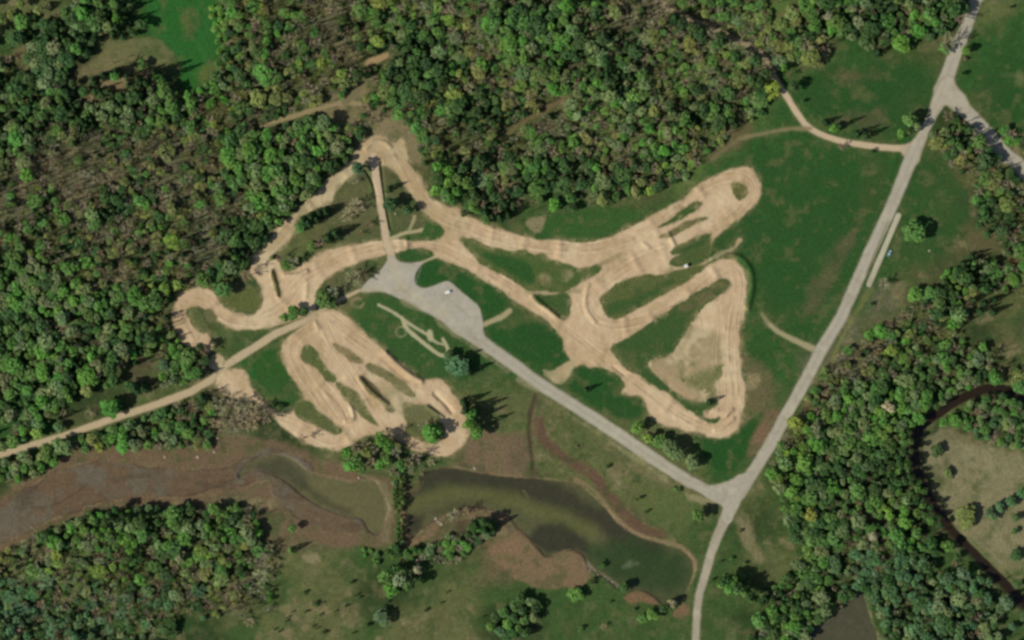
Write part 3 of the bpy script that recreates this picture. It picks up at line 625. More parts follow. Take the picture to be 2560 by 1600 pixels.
for cname, cid in CL.items():
    f = Q[reg == cid]
    if not len(f): continue
    extra_co = np.zeros((0, 3)); extra_f = np.zeros((0, 4), int); extra_c = np.zeros((0, 3))
    u, inv = np.unique(f.ravel(), return_inverse=True)
    co = P3D[u]; cc = CF[u]; ff = inv.reshape(-1, 4)
    if cid == 0:      # the land goes on to the horizon
        x0, x1 = (gx[0] - 1280) * S, (gx[-1] - 1280) * S; y0, y1 = (800 - gy[-1]) * S, (800 - gy[0]) * S
        B = 4000
        xs = [-B, x0, x1, B]; ys = [-B, y0, y1, B]; n0 = len(co)
        ring = [(x, y, 0) for y in ys for x in xs]
        rf = []
        for j in range(3):
            for i in range(3):
                if i == 1 and j == 1: continue
                rf.append([n0 + j * 4 + i, n0 + j * 4 + i + 1, n0 + (j + 1) * 4 + i + 1, n0 + (j + 1) * 4 + i])
        co = np.vstack([co, ring]); cc = np.vstack([cc, np.tile(alb((58, 74, 42)), (16, 1))]); ff = np.vstack([ff, rf])
    mat = {0: MG, 1: MD, 2: MR, 3: MR, 4: MD, 5: MW, 6: MW, 7: MM}[cid]
    o = link(bpy.data.objects.new(cname, raw_mesh(cname, co, ff, ('surface', cc), True, mat)))
    o['kind'] = 'structure'

def hz(px, py):
    i = int(np.clip((px + MX) / STEP, 0, NX - 1)); j = int(np.clip((py + MY) / STEP, 0, NY - 1))
    return float(H[j, i])

# ------------------------------------------------------------------ plants
def foliage_mat(name, rough=.7, tr=.0, nz=.22):
    m, nt, b = new_mat(name); N, L = nt.nodes.new, nt.links.new
    at = N('ShaderNodeAttribute'); at.attribute_name = 'tint'
    oi = N('ShaderNodeObjectInfo')
    mu = N('ShaderNodeVectorMath'); mu.operation = 'MULTIPLY'
    L(at.outputs['Color'], mu.inputs[0]); L(oi.outputs['Color'], mu.inputs[1])
    gm = N('ShaderNodeNewGeometry')
    n1 = N('ShaderNodeTexNoise'); n1.inputs['Scale'].default_value = .55; n1.inputs['Detail'].default_value = 3
    L(gm.outputs['Position'], n1.inputs['Vector'])
    mr = N('ShaderNodeMapRange'); mr.inputs['From Min'].default_value = .3; mr.inputs['From Max'].default_value = .7
    mr.inputs['To Min'].default_value = 1 - nz; mr.inputs['To Max'].default_value = 1 + nz
    L(n1.outputs['Fac'], mr.inputs['Value'])
    sc = N('ShaderNodeVectorMath'); sc.operation = 'SCALE'
    L(mu.outputs['Vector'], sc.inputs[0]); L(mr.outputs['Result'], sc.inputs['Scale'])
    L(sc.outputs['Vector'], b.inputs['Base Color'])
    b.inputs['Roughness'].default_value = rough; b.inputs['Specular IOR Level'].default_value = .15
    return m
ML = foliage_mat('leaves'); MB = foliage_mat('bark', .9, 0, .12)

def tube(p0, p1, r0, r1, n=5):
    p0, p1 = np.array(p0, float), np.array(p1, float)
    d = p1 - p0; d /= np.linalg.norm(d) + 1e-9
    a = np.cross(d, (0, 0, 1) if abs(d[2]) < .9 else (1, 0, 0)); a /= np.linalg.norm(a); b = np.cross(d, a)
    v = []; f = []
    for k in range(n):
        t = 2 * math.pi * k / n; v.append(p0 + r0 * (a * math.cos(t) + b * math.sin(t)))
    for k in range(n):
        t = 2 * math.pi * k / n; v.append(p1 + r1 * (a * math.cos(t) + b * math.sin(t)))
    for k in range(n): f.append([k, (k + 1) % n, n + (k + 1) % n, n + k])
    return np.array(v), np.array(f)
class MBd:
    def __init__(s): s.v = []; s.f = []; s.t = []; s.n = 0
    def add(s, v, f, t=1.0):
        v = np.asarray(v, float); s.v.append(v); s.f.append(np.asarray(f) + s.n); s.n += len(v)
        s.t.append(np.full(len(v), t) if np.isscalar(t) else t)
    def get(s): return np.vstack(s.v), np.vstack(s.f), np.concatenate(s.t)

def quads(cen, nrm, size, rg, asp=1.0):
    """leaf-clump quads at cen facing nrm"""
    n = len(cen); nrm = nrm / (np.linalg.norm(nrm, axis=1, keepdims=True) + 1e-9)
    r = rg.normal(size=(n, 3)); a = np.cross(nrm, r); a /= np.linalg.norm(a, axis=1, keepdims=True) + 1e-9
    b = np.cross(nrm, a); s = size[:, None]
    j = lambda: rg.uniform(.75, 1.2, (n, 1))
    v = np.stack([cen - a * s * j() - b * s * asp * j(), cen + a * s * j() - b * s * asp * j(), cen + a * s * j() + b * s * asp * j(), cen - a * s * j() + b * s * asp * j()], 1).reshape(-1, 3)
    f = np.arange(4 * n).reshape(n, 4)
    return v, f

def leafy(seed, nl=9, per=26, ratio=.28):
    """unit crown: radius 1, height 1 (z gets multiplied by the tree height); ratio = radius/height of use"""
    rg = np.random.default_rng(seed); B = MBd()
    lobes = [((0, 0), .80, .62)]
    for k in range(nl):
        a = k * 2.399 + rg.uniform(-.4, .4); rr = rg.uniform(.3, .72)
        lobes.append(((rr * math.cos(a), rr * math.sin(a)), rg.uniform(.5, .84) - .12 * rr, rg.uniform(.28, .46)))
    for (cx, cy), cz, lr in lobes:
        n = int(per * (lr / .38) ** 1.4)
        d = rg.normal(size=(n, 3)); d[:, 2] = np.abs(d[:, 2]) * 1.0 - .35 * rg.random(n)
        d /= np.linalg.norm(d, axis=1, keepdims=True)
        sh = rg.uniform(.72, 1.06, n)[:, None]
        cen = np.array([cx, cy, cz]) + d * sh * np.array([lr, lr, lr * ratio * .85])
        nr = d * .6 + np.array([0, 0, .5]) + rg.normal(size=(n, 3)) * .42
        v, f = quads(cen, nr, rg.uniform(.09, .16, n), rg)
        # quad size is in crown radii: squash z so that a leaf clump keeps its size when z is scaled by height
        c4 = np.repeat(cen, 4, 0); v[:, 2] = c4[:, 2] + (v[:, 2] - c4[:, 2]) * ratio
        lt = rg.uniform(.82, 1.12)
        B.add(v, f, np.repeat(rg.uniform(.8, 1.18, n) * lt, 4))
    crown = B.get()
    T = MBd(); v, f = tube((0, 0, -.02), (.03, .02, .62), .07, .035, 6); T.add(v, f)
    for k in range(5):
        a = k * 1.26 + rg.uniform(0, 1); z = rg.uniform(.35, .55)
        v, f = tube((.02, .01, z), (.5 * math.cos(a), .5 * math.sin(a), z + .25), .03, .012, 4); T.add(v, f)
    return crown, T.get()

def bare(seed, ratio=.25, ntw=210, tk=1.0):
    rg = np.random.default_rng(seed); B = MBd(); T = MBd()
    v, f = tube((0, 0, -.02), (.04, -.02, .6), .055 * tk, .03 * tk, 6); T.add(v, f)
    v, f = tube((.04, -.02, .6), (.0, .04, .95), .03 * tk, .008 * tk, 4); T.add(v, f)
    for k in range(9):
        a = k * 2.4 + rg.uniform(-.3, .3); z = rg.uniform(.35, .7); rr = rg.uniform(.45, .85); z2 = min(.97, z + rg.uniform(.15, .35))
        p0 = np.array((.02, 0, z)); p1 = np.array((rr * math.cos(a), rr * math.sin(a), z2))
        v, f = tube(p0, p1, .024, .01, 4); T.add(v, f)
        n = ntw // 9
        t = rg.uniform(.35, 1.05, n)[:, None]; base = p0 + (p1 - p0) * t
        d = rg.normal(size=(n, 3)) + np.array([math.cos(a) * .5, math.sin(a) * .5, .6]); d /= np.linalg.norm(d, axis=1, keepdims=True)
        ln = rg.uniform(.18, .42, n)[:, None]; d3 = d * ln * np.array([1, 1, ratio])
        s = np.cross(d, rg.normal(size=(n, 3))); s /= np.linalg.norm(s, axis=1, keepdims=True); s = s * np.array([1, 1, ratio]) * .026
        v = np.stack([base - s, base + s, base + d3 + s * .5, base + d3 - s * .5], 1).reshape(-1, 3)
        B.add(v, np.arange(4 * n).reshape(n, 4), np.repeat(rg.uniform(.7, 1.3, n), 4))
    return B.get(), T.get()

def conifer(seed, ratio=.25, n=260):
    rg = np.random.default_rng(seed)
    z = .10 + .88 * rg.random(n) ** 1.15; rr = (1 - z) ** .8 * 1.05 * rg.uniform(.62, 1.05, n)
    lay = np.floor(z * 11); a = rg.uniform(0, 6.283, n)
    rr *= 1 + .14 * np.sin(a * 5 + lay * 2.1)
    cen = np.stack([rr * np.cos(a), rr * np.sin(a), z], 1)
    nr = np.stack([np.cos(a) * .7, np.sin(a) * .7, np.full(n, .8)], 1) + rg.normal(size=(n, 3)) * .3
    v, f = quads(cen, nr, rg.uniform(.07, .13, n) * (1.25 - z * .5), rg)
    c4 = np.repeat(cen, 4, 0); v[:, 2] = c4[:, 2] + (v[:, 2] - c4[:, 2]) * ratio * 1.6
    B = MBd(); B.add(v, f, np.repeat(rg.uniform(.7, 1.3, n), 4))
    tv, tf = tube((0, 0, -.02), (0, 0, .96), .06, .008, 6)
    T = MBd(); T.add(tv, tf)
    return B.get(), T.get()

TPL = {'leafy': [leafy(100 + i, 7 + i % 4) for i in range(7)], 'bare': [bare(200 + i) for i in range(6)], 'slim': [bare(250 + i, .13, 90, 3.2) for i in range(5)],
       'conifer': [conifer(300 + i) for i in range(5)], 'bush': [leafy(400 + i, 5, 14, .8) for i in range(4)]}
TM = {}
for k, lst in TPL.items():
    TM[k] = []
    for cr, tr in lst:
        mm = []
        for part, nm, mt in ((cr, 'crown', ML if k not in ('bare', 'slim') else MB), (tr, 'trunk', MB)):
            mm.append(raw_mesh(nm, part[0], part[1], ('tint', np.repeat(part[2][:, None], 3, 1)), False, mt))
        TM[k].append(mm)
BARK = alb((112, 100, 84)) * 1.3
NAMES = {'leafy': 'leafy_tree', 'bare': 'bare_tree', 'conifer': 'conifer_tree', 'bush': 'bush'}
CAT = {'leafy': 'tree', 'bare': 'tree', 'conifer': 'tree', 'bush': 'bush'}
def plant(kind, px, py, r, h, tint, label, group=None):
    """px, py and r in photograph pixels, h in metres"""
    x, y = W(px, py)
    e = link(bpy.data.objects.new(NAMES[kind], None)); e.empty_display_size = .5
    e.location = (x, y, hz(px, py)); e.rotation_euler = (0, 0, random.uniform(0, 6.28))
    k = r * S * random.uniform(.97, 1.03)
    e.scale = (k * random.uniform(.85, 1.15), k * random.uniform(.85, 1.15), h)
    tag(e, label, CAT[kind], group)
    v = random.choice(TM['slim' if kind == 'bare' and r < 8 and h > 10 else kind])
    c = link(bpy.data.objects.new('crown', v[0])); c.parent = e; c.color = (*tint, 1)
    t = link(bpy.data.objects.new('stem' if kind == 'bush' else 'trunk', v[1])); t.parent = e; t.color = (*BARK, 1)
    return e

LG = 1.55      # leaves in a crown shade each other: their own colour is lighter than the crown looks
TINT = {'bright': (72, 112, 54), 'mid': (70, 100, 56), 'dark': (52, 76, 46), 'grey': (88, 104, 76), 'yellow': (104, 122, 62),
        'pale': (120, 130, 108), 'teal': (66, 92, 68), 'lime': (86, 116, 60), 'brown': (122, 108, 86), 'greybrown': (134, 128, 106), 'olive': (94, 104, 66), 'needle': (38, 60, 38)}
WORD = {'bright': 'bright green', 'mid': 'mid green', 'dark': 'dark green', 'grey': 'grey green', 'yellow': 'yellow green', 'pale': 'pale whitish',
        'teal': 'bluish green', 'lime': 'light green', 'brown': 'brownish', 'greybrown': 'grey brown', 'olive': 'olive', 'needle': 'very dark green'}
def tcol(name): return alb(TINT[name]) * LG * np.array([1.04, 1.02, .86])
def inpoly(px, py, pts):
    c = False; n = len(pts)
    for i in range(n):
        ax, ay = pts[i]; bx, by = pts[(i + 1) % n]
        if (ay > py) != (by > py) and px < (bx - ax) * (py - ay) / (by - ay) + ax: c = not c
    return c
taken = []           # (x, y, r) of placed plants
specs = []           # kind, px, py, r, h, tint name, label, group
def T_(kind, c, r, x, y, rz, h, tint, label, group=None):
    (px, py), = R(c, r, (x, y))
    if kind == 'conifer': rz *= 1.15; h *= 1.4
    elif kind != 'bush': rz *= 1.14; h *= 1.18
    specs.append((kind, px, py, rz / 3.78, h, tint, label, group)); taken.append((px, py, rz / 3.78 * .8))
lf, ba, co_, bu = 'leafy', 'bare', 'conifer', 'bush'
# ---- eastern lawns and roads
T_(lf,3,1,1375,675,98,12,'mid','large round green tree standing alone on the lawn right of the lay-by')
T_(ba,3,1,1085,1160,62,9,'greybrown','small bare tree beside the lower end of the lay-by')
T_(bu,3,1,975,1362,30,4,'dark','small round dark bush below the lay-by near the road')
T_(lf,3,1,1385,1270,66,10,'lime','light green tree below the lone lawn tree at the brown wood edge')
T_(lf,3,1,1400,380,1,1,'mid','x') if False else None
T_(lf,3,0,400,560,98,13,'olive','large grey green tree at the upper left edge of the enclosed lawn')
T_(ba,3,0,360,440,66,12,'greybrown','bare crowned tree touching the large grey green tree by the lawn')
T_(lf,3,0,240,820,48,12,'dark','dark tree right of the dirt path where it leaves the wood')
T_(ba,3,0,190,710,34,9,'brown','small brown bare tree above the dirt path exit')
T_(bu,3,0,330,960,26,5,'dark','small dark bush beside the dirt path below the wood')
T_(lf,3,0,140,640,44,11,'bright','bright green tree just right of the path leaving the wood')
T_(co_,3,0,190,370,40,13,'needle','dark conifer in the clearing at the top of the eastern wood')
T_(co_,3,0,540,1160,34,9,'needle','first small conifer of the row above the curved dirt path')
T_(lf,3,0,620,1215,52,8,'bright','bright green tree in the row above the curved dirt path')
T_(co_,3,0,665,1200,34,15,'needle','tall conifer behind the bright green tree above the curved path')
T_(co_,3,0,830,1270,36,13,'needle','conifer with long pointed shadow above the middle of the curved path')
T_(co_,3,0,915,1290,36,13,'needle','rightmost conifer of the row above the curved dirt path')
T_(ba,3,0,690,1390,46,6,'brown','low brown bare tree below the curved dirt path')
T_(bu,3,0,985,1430,32,4,'dark','dark bush below the curved dirt path near the road')
T_(lf,3,0,1320,1140,72,14,'mid','large tree left of the road above the dirt path mouth')
T_(lf,3,0,1400,1200,46,11,'grey','grey green tree leaning to the road above the dirt path mouth')
T_(lf,3,0,1330,1240,44,9,'dark','darker tree below the large tree left of the road')
T_(lf,3,0,1250,1270,40,8,'lime','low light green tree left of the road above the dirt path mouth')
T_(ba,3,0,1690,1100,66,9,'brown','bare brown tree in the corner between the two roads')
T_(ba,3,0,1690,420,84,17,'greybrown','tall bare tree shading the road near the top edge')
T_(lf,3,0,1660,470,56,8,'bright','bright green tree beside the shaded stretch of the upper road')
T_(lf,3,0,1860,480,42,10,'lime','light green tree right of the upper road')
T_(ba,3,0,1790,190,66,14,'greybrown','bare tree leaning over the road at the top edge')
T_(bu,3,0,1830,700,30,6,'dark','small dark bush right of the upper road before the junction')
T_(bu,3,0,1860,560,26,3,'brown','low brown bush right of the upper road')
T_(lf,3,0,1980,1340,74,15,'mid','tree casting shade across the right hand road')
T_(ba,3,0,1940,1300,56,14,'greybrown','bare tree beside the shaded right hand road')
T_(co_,3,0,1030,500,44,9,'needle','dark conifer at the upper edge of the enclosed lawn')
T_(bu,3,0,1190,430,22,5,'dark','small dark bush at the upper edge of the enclosed lawn')
T_(bu,3,0,2290,70,20,4,'dark','tiny dark bush on the pale field at the top right corner')
T_(lf,3,0,2400,1330,40,10,'dark','dark tree at the right edge above the right hand road')
for i, (x, y) in enumerate(((1660,1250),(1720,1330),(1560,1280),(1800,1390))): T_(lf,3,0,x,y,44,8,('grey','mid')[i%2],'grey green young tree in the strip between the two roads','young trees between the roads')
# ---- entrance road row
T_(lf,2,2,1180,1010,62,11,'lime','light green tree at the upper end of the row by the entrance road')
T_(lf,2,2,1275,1110,48,10,'yellow','yellow green tree in the row by the entrance road')
T_(lf,2,2,1380,1140,66,9,'mid','mid green tree right of the yellow green tree by the entrance road')
T_(lf,2,2,1480,1200,80,13,'grey','large grey green tree in the middle of the row by the entrance road')
T_(lf,2,2,1570,1270,66,13,'grey','grey green tree in the lower half of the row by the entrance road')
T_(lf,2,2,1700,1340,64,11,'grey','pale grey green tree at the lower end of the row by the entrance road')
T_(co_,2,2,700,660,26,9,'needle','small dark conifer on the round lawn by the entrance road')
T_(bu,2,2,900,1385,26,4,'dark','dark bush below the entrance road')
T_(bu,2,3,1180,180,26,6,'dark','dark bush right of the second pond')
T_(bu,2,3,1262,300,22,4,'dark','smaller dark bush lower right of its neighbour above the pond')
T_(bu,2,3,1560,90,40,3,'mid','low green bush below the road junction')
T_(lf,2,3,1750,330,56,12,'mid','tree shading the fork of the south road')
T_(bu,2,2,610,1195,16,2,'brown','tiny brown bush below the ditch')
T_(lf,2,3,2070,1010,78,16,'mid','tall tree with a long black shadow right of the south road')
T_(lf,2,3,2180,1040,60,15,'mid','second tall tree of the pair right of the south road')
T_(lf,2,3,2000,940,60,18,'dark','leftmost tree of the black shadowed row right of the south road')
T_(lf,2,3,2130,1000,66,19,'dark','middle tree of the black shadowed row right of the south road')
T_(lf,2,3,2230,1080,50,17,'dark','lowest tree of the black shadowed row right of the south road')
T_(lf,2,3,2090,930,44,15,'bright','bright green tree above the pair right of the south road')
T_(co_,2,2,1862,775,30,9,'needle','round dark conifer at the lower tip of the track triangle')
# ---- loop and middle triangle
T_(lf,1,1,970,80,60,13,'teal','bluish green tree by the top of the driveway')
T_(co_,1,1,1262,275,34,10,'needle','small dark conifer right of the driveway')
T_(lf,1,1,1275,420,62,12,'dark','dark tree right of the middle of the driveway')
T_(lf,1,1,1440,480,52,11,'dark','dark tree beside the track right of the driveway')
for i, (x, y) in enumerate(((455,580),(530,545),(610,510),(665,490),(500,590),(580,560))): T_(co_,1,1,x,y,50,13,'needle','dark conifer of the row slanting along the upper left track','conifers in a slanting row by the left track')
T_(lf,1,1,420,640,50,6,'mid','low mid green tree below the slanting conifer row')
for i, (x, y) in enumerate(((610,790),(690,740),(760,700))): T_(ba if i == 0 else co_,1,1,x,y,50,13,('greybrown','needle','needle')[i],('bare tree','dark conifer','dark pointed conifer')[i]+' in the group above the west track bend')
T_(lf,1,1,530,820,44,6,'mid','low green tree at the lower left of the group above the west track')
T_(ba,1,1,230,920,48,11,'brown','brown bare tree between the two western track arms')
T_(ba,1,1,350,960,66,11,'greybrown','grey bare tree above the west track bend')
T_(lf,1,1,290,1000,54,9,'mid','mid green tree above the west track bend')
T_(ba,1,1,950,430,86,10,'greybrown','large bare tree in the rough left of the driveway')
T_(ba,1,1,870,520,66,8,'greybrown','bare tree below the large bare one left of the driveway')
T_(ba,1,1,1060,610,62,8,'brown','brown bare tree close to the driveway')
T_(ba,1,1,980,700,40,6,'brown','small bare tree at the lower end of the rough left of the driveway')
T_(ba,1,1,930,200,46,6,'greybrown','thin bare tree in the upper corner of the rough')
T_(ba,1,1,930,1110,100,11,'greybrown','large bare tree left of the parking lot')
T_(ba,1,1,1000,1090,60,11,'brown','brown bare tree touching the corner of the parking lot')
T_(ba,1,1,740,1240,66,13,'greybrown','bare tree lower left of the parking lot')
T_(lf,1,1,640,1310,84,11,'mid','wide mid green tree below the west track')
T_(lf,1,1,720,1360,50,8,'mid','smaller green tree right of the wide one below the west track')
T_(lf,1,1,360,1440,66,9,'mid','green tree between the west track and the dirt road')
T_(lf,1,1,460,1430,40,10,'dark','dark tree between the west track and the dirt road')
T_(bu,1,1,270,1490,46,5,'mid','green bush beside the dirt road')
T_(bu,1,1,1960,510,40,7,'dark','dark bush on the right edge of the track above the junction')
for i, (x, y, t) in enumerate(((1720,60,'bright'),(1740,190,'dark'),(1790,300,'mid'),(1850,380,'mid'),(1900,300,'bright'),(1900,180,'mid'),(1820,100,'bright'),(1960,80,'dark'),(1700,290,'lime'),(2000,220,'mid'),(1820,220,'lime'))): T_(lf,1,1,x,y,56,14,t,WORD[t]+' tree in the clump pointing down to the track right of the loop','%s trees of the clump right of the loop'%WORD[t])
for i, (x, y, k) in enumerate(((2120,410,ba),(2060,440,lf),(2170,500,co_),(2230,540,co_),(2300,540,co_),(2180,570,lf),(2380,520,co_),(2270,480,ba))): T_(k,1,1,x,y,48,12,{'bare':'brown','leafy':'mid','conifer':'needle'}[k],{'bare':'brown bare','leafy':'mid green','conifer':'dark conifer'}[k]+' tree of the group above the upper track','%s trees above the upper track'%k)
# ---- south west complex
T_(lf,1,2,1900,420,100,10,'teal','pale bluish green tree above the entrance road')
T_(lf,1,2,1830,330,44,8,'dark','dark tree upper left of the bluish green one')
T_(co_,1,2,1930,360,40,12,'needle','conifer beside the entrance road above the bluish green tree')
T_(co_,1,2,2020,490,40,13,'needle','conifer beside the entrance road below the bluish green tree')
for i, (x, y, k, h) in enumerate(((1980,850,co_,17),(2040,900,lf,13),(2020,980,lf,14),(2090,1060,lf,13),(2060,930,co_,18),(2120,1000,co_,18),(2080,850,co_,17),(1970,780,co_,14))): T_(k,1,2,x,y,56 if k == lf else 40,h,'bright' if k == lf else 'needle',('bright green tree' if k == lf else 'tall conifer')+' in the clump at the right end of the southwest track','%s in the clump right of the southwest track'%('leafy trees' if k == lf else 'tall conifers'))
T_(lf,1,2,1660,1065,92,14,'bright','large round bright green tree inside the last bend of the southwest track')
T_(ba,1,2,1590,1000,56,10,'greybrown','bare tree upper left of the large round tree in the bend')
T_(ba,1,2,450,1120,48,12,'brown','small bare tree on the lower edge of the southwest track')
for i, (x, y, t) in enumerate(((870,1250,'bright'),(900,1380,'bright'),(960,1320,'mid'),(1180,1130,'bright'),(1250,1190,'bright'),(1180,1360,'bright'),(1240,1320,'mid'),(1050,1240,'olive'),(1380,1370,'mid'),(1000,1400,'mid'))): T_(lf,1,2,x,y,60,13,t,WORD[t]+' tree in the clump between southwest track and pond','%s trees between southwest track and pond'%WORD[t])
for i, (x, y) in enumerate(((950,1200),(1030,1160),(1260,1080),(1130,1220),(1330,1250),(1100,1330),(1520,1290),(1450,1340))): T_(ba,1,2,x,y,54,14,'greybrown','grey brown bare tree in the clump between southwest track and pond','bare trees between southwest track and pond')
for i, (x, y) in enumerate(((2090,850),(2200,800),(2280,870),(2360,900),(2160,930),(2260,960),(2340,1000),(2040,960),(2100,1020),(2200,1020),(2400,980),(2060,780),(2300,760),(2390,840))): T_(ba,0,2,x,y,66,11,'greybrown','grey bare tree of the thicket left of the southwest track','bare thicket left of the southwest track')
for i, (x, y) in enumerate(((30,920),(80,860),(130,960))): T_(ba,1,2,x-30,y-20,60,12,'greybrown','bare tree overhanging the arm of the southwest track','bare trees over the track arm')
for i, (x, y) in enumerate(((170,870),(230,880))): T_(bu,1,2,x,y-60,34,5,'dark','dark bush in the corner of the lawn by the southwest track','dark bushes by the southwest track')
# ---- left, by the dirt road
T_(lf,0,2,1060,820,108,13,'bright','big round bright green tree just above the left dirt road')
T_(ba,0,2,840,890,48,6,'greybrown','small purplish bare tree left of the big round tree')
T_(co_,0,2,1290,640,60,14,'needle','tall dark conifer above the left dirt road, right one of the pair')
T_(co_,0,2,1380,640,52,15,'needle','tall dark conifer with a long black shadow above the left dirt road')
T_(lf,0,2,1240,620,50,11,'dark','dark tree beside the tall dark conifers above the left dirt road')
T_(lf,0,2,1080,580,58,10,'dark','dark tree above the big round tree')
T_(lf,0,2,1020,620,40,9,'mid','mid green tree above the big round tree')
T_(lf,0,2,830,660,60,9,'olive','olive tree left of the dark pair above the left dirt road')
T_(lf,0,2,560,1010,56,8,'teal','grey blue tree just above the left dirt road')
T_(bu,0,2,1270,955,36,4,'mid','round green bush on the lower side of the left dirt road')
T_(ba,0,2,1680,800,44,7,'greybrown','small bare tree on the lower side of the left dirt road')
T_(lf,0,2,1790,350,84,11,'mid','wide green tree above the left dirt road crossing')
T_(lf,0,2,1720,560,60,8,'mid','green tree between wood and left dirt road')
T_(lf,0,2,1560,430,60,9,'teal','bluish green tree left of the wide green one')
T_(ba,0,2,1930,290,52,14,'brown','bare tree near the end of the small track loop')
T_(lf,0,2,1900,260,40,14,'dark','dark tree near the end of the small track loop')
T_(lf,0,2,1340,190,54,14,'dark','dark tree in the row left of the small track loop')
T_(lf,0,2,1430,170,52,14,'dark','right dark tree in the row left of the small track loop')
T_(lf,0,2,1370,60,46,8,'mid','green tree beside the small track loop')
T_(lf,0,1,1930,1130,80,12,'mid','green tree at the upper right of the small track loop')
T_(lf,0,1,2110,1220,72,11,'mid','mid green tree on the lawn inside the western bends')
T_(lf,0,1,2000,1060,44,12,'dark','dark tree above the small track loop')
T_(lf,0,1,1570,1210,52,10,'lime','light green tree above the small track loop')
for i, (x, y) in enumerate(((1480,1320),(1380,1360))): T_(lf,0,1,x,y,70,12,'mid','mid green tree left of the small track loop','green trees left of the small track loop')
T_(ba,1,1,30,1010,44,8,'greybrown','small bare tree beside the western track arm')
T_(ba,0,1,2330,1100,60,11,'brown','brown bare tree beside the upper western track')
T_(bu,1,1,150,930,30,4,'olive','olive bush between the western track arms')
# ---- sandy patch
T_(ba,1,0,1110,1120,60,8,'brown','bare tree on the sandy patch above the loop')
T_(ba,1,0,1020,1020,48,9,'brown','bare tree at the end of the upper trail')
T_(lf,1,0,960,720,60,13,'dark','dark tree above the upper trail')
T_(bu,1,0,1130,650,30,4,'lime','light green bush by the bare earth patch in the upper wood')
# ---- notable crowns in the woods
T_(lf,2,0,620,1100,46,13,'pale','pale whitish tree in the middle of the northern wood')
T_(lf,0,3,1705,740,42,12,'pale','pale whitish tree in the lower left wood')
T_(lf,3,0,560,165,44,12,'pale','pale whitish tree in the wood by the top edge right of centre')
T_(lf,0,0,735,470,52,13,'bright','round bright green tree beside the big dark clump in the upper left')
T_(lf,3,3,985,525,48,14,'pale','pale round tree beside the small clearing in the lower right wood')
T_(lf,3,3,400,330,60,11,'yellow','yellow green tree in the upper part of the lower right wood')
T_(lf,3,2,250,970,66,12,'yellow','yellow green tree beside the main road at the lower right wood')
T_(lf,3,2,145,1340,78,13,'grey','pale grey green tree beside the main road above the junction')
T_(lf,3,2,330,1350,78,13,'lime','light green tree right of the pale grey green roadside tree')
T_(lf,3,2,1130,820,56,13,'greybrown','greyish brown tree in the middle of the lower right wood')
T_(lf,3,2,1160,290,60,11,'yellow','yellow green tree at the upper edge of the riverside wood')
T_(lf,3,2,1280,560,90,12,'grey','broad grey green tree in the riverside wood')
T_(lf,3,2,1590,1230,58,6,'dark','dark tree on the pale river island')
T_(lf,3,2,1690,1450,54,5,'olive','olive bushy tree low on the river island')
T_(lf,3,3,1860,340,90,8,'olive','wide olive tree on the bank below the river island')
T_(lf,3,3,2340,350,36,6,'dark','dark tree on the dry ground at the right edge')
T_(lf,3,3,2320,480,32,5,'mid','small green tree on the dry ground at the right edge')
T_(lf,3,3,2340,710,60,7,'dark','dark spreading tree lower down at the right edge')
for i, (x, y) in enumerate(((2080,290),(2180,250),(2290,200),(2390,120),(2110,340))): T_(lf,3,3,x,y,46,7,'teal','bluish green tree of the hedge row across the dry ground','hedge row across the dry ground')
T_(lf,0,3,1340,940,58,12,'bright','single bright green tree in the bare part of the lower left wood')
for i, (x, y) in enumerate(((1690,240),(1760,330),(1650,420),(1640,560),(1740,520))): pass
# ---- big dark clump and conifer row in the upper left
for i, (x, y) in enumerate(((330,500),(420,480),(520,450),(580,520),(350,600),(450,590),(550,620),(380,700),(480,700),(570,720),(430,790),(640,560),(480,530),(300,560))): T_(lf,0,0,x,y,76,9 + i % 3,('grey','dark')[i % 2],'dark grey green tree of the big clump in the upper left clearing','trees of the big dark clump')
for i, (x, y, h) in enumerate(((1000,720,17),(1120,690,18),(1230,740,19),(1330,760,20),(1400,790,18),(1480,700,19),(1560,740,20),(900,770,14),(1130,130,18),(1180,220,17),(1140,50,18),(1120,270,16))): T_(co_,0,0,x,y,44,h,'needle','tall conifer of the belt left of the bright mown strip','tall conifers left of the mown strip')
T_(lf,0,0,1500,740,50,12,'bright','bright green tree in front of the conifers at the mown strip')
T_(lf,0,0,1090,720,46,11,'bright','bright green tree in the middle of the conifer belt')
T_(lf,0,0,1110,190,40,12,'bright','bright green tree left of the top of the mown strip')
def cluster(pl, n, rr, hh, tints, noun, where_, kinds=(lf,), sep=.62, seed=1, kpb=0.0):
    rc = random.Random(seed); xs = [q[0] for q in pl]; ys = [q[1] for q in pl]; got = []
    for _ in range(n * 40):
        if len(got) >= n: break
        x, y = rc.uniform(min(xs), max(xs)), rc.uniform(min(ys), max(ys)); r = rc.uniform(*rr)
        if not inpoly(x, y, pl) or any((x - a) ** 2 + (y - b_) ** 2 < ((r + c_) * sep) ** 2 for a, b_, c_ in got): continue
        got.append((x, y, r)); k = rc.choice(kinds); t = rc.choice(tints)
        if k == ba: t = 'greybrown'
        nm = {lf: 'tree', ba: 'bare tree', bu: 'bush', co_: 'conifer'}[k]
        if noun and k == lf: nm = noun
        if k == co_: t = 'needle'
        lab = '%s %s %s' % (WORD[t], nm, where_)
        specs.append((k, x, y, r, rc.uniform(*hh), t, lab, 'plants %s: %s' % (where_, WORD[t]))); taken.append((x, y, r * .8))
cluster(R(1,3,(1440,730),(1560,640),(1750,560),(1950,460),(2180,390),(2290,480),(2120,590),(1960,730),(1800,790),(1620,770),(1480,780)), 40, (7, 14), (4, 8), ('bright','mid','bright','grey','dark'), '', 'in the belt south of the second pond', (lf, lf, lf, lf, ba), seed=3)
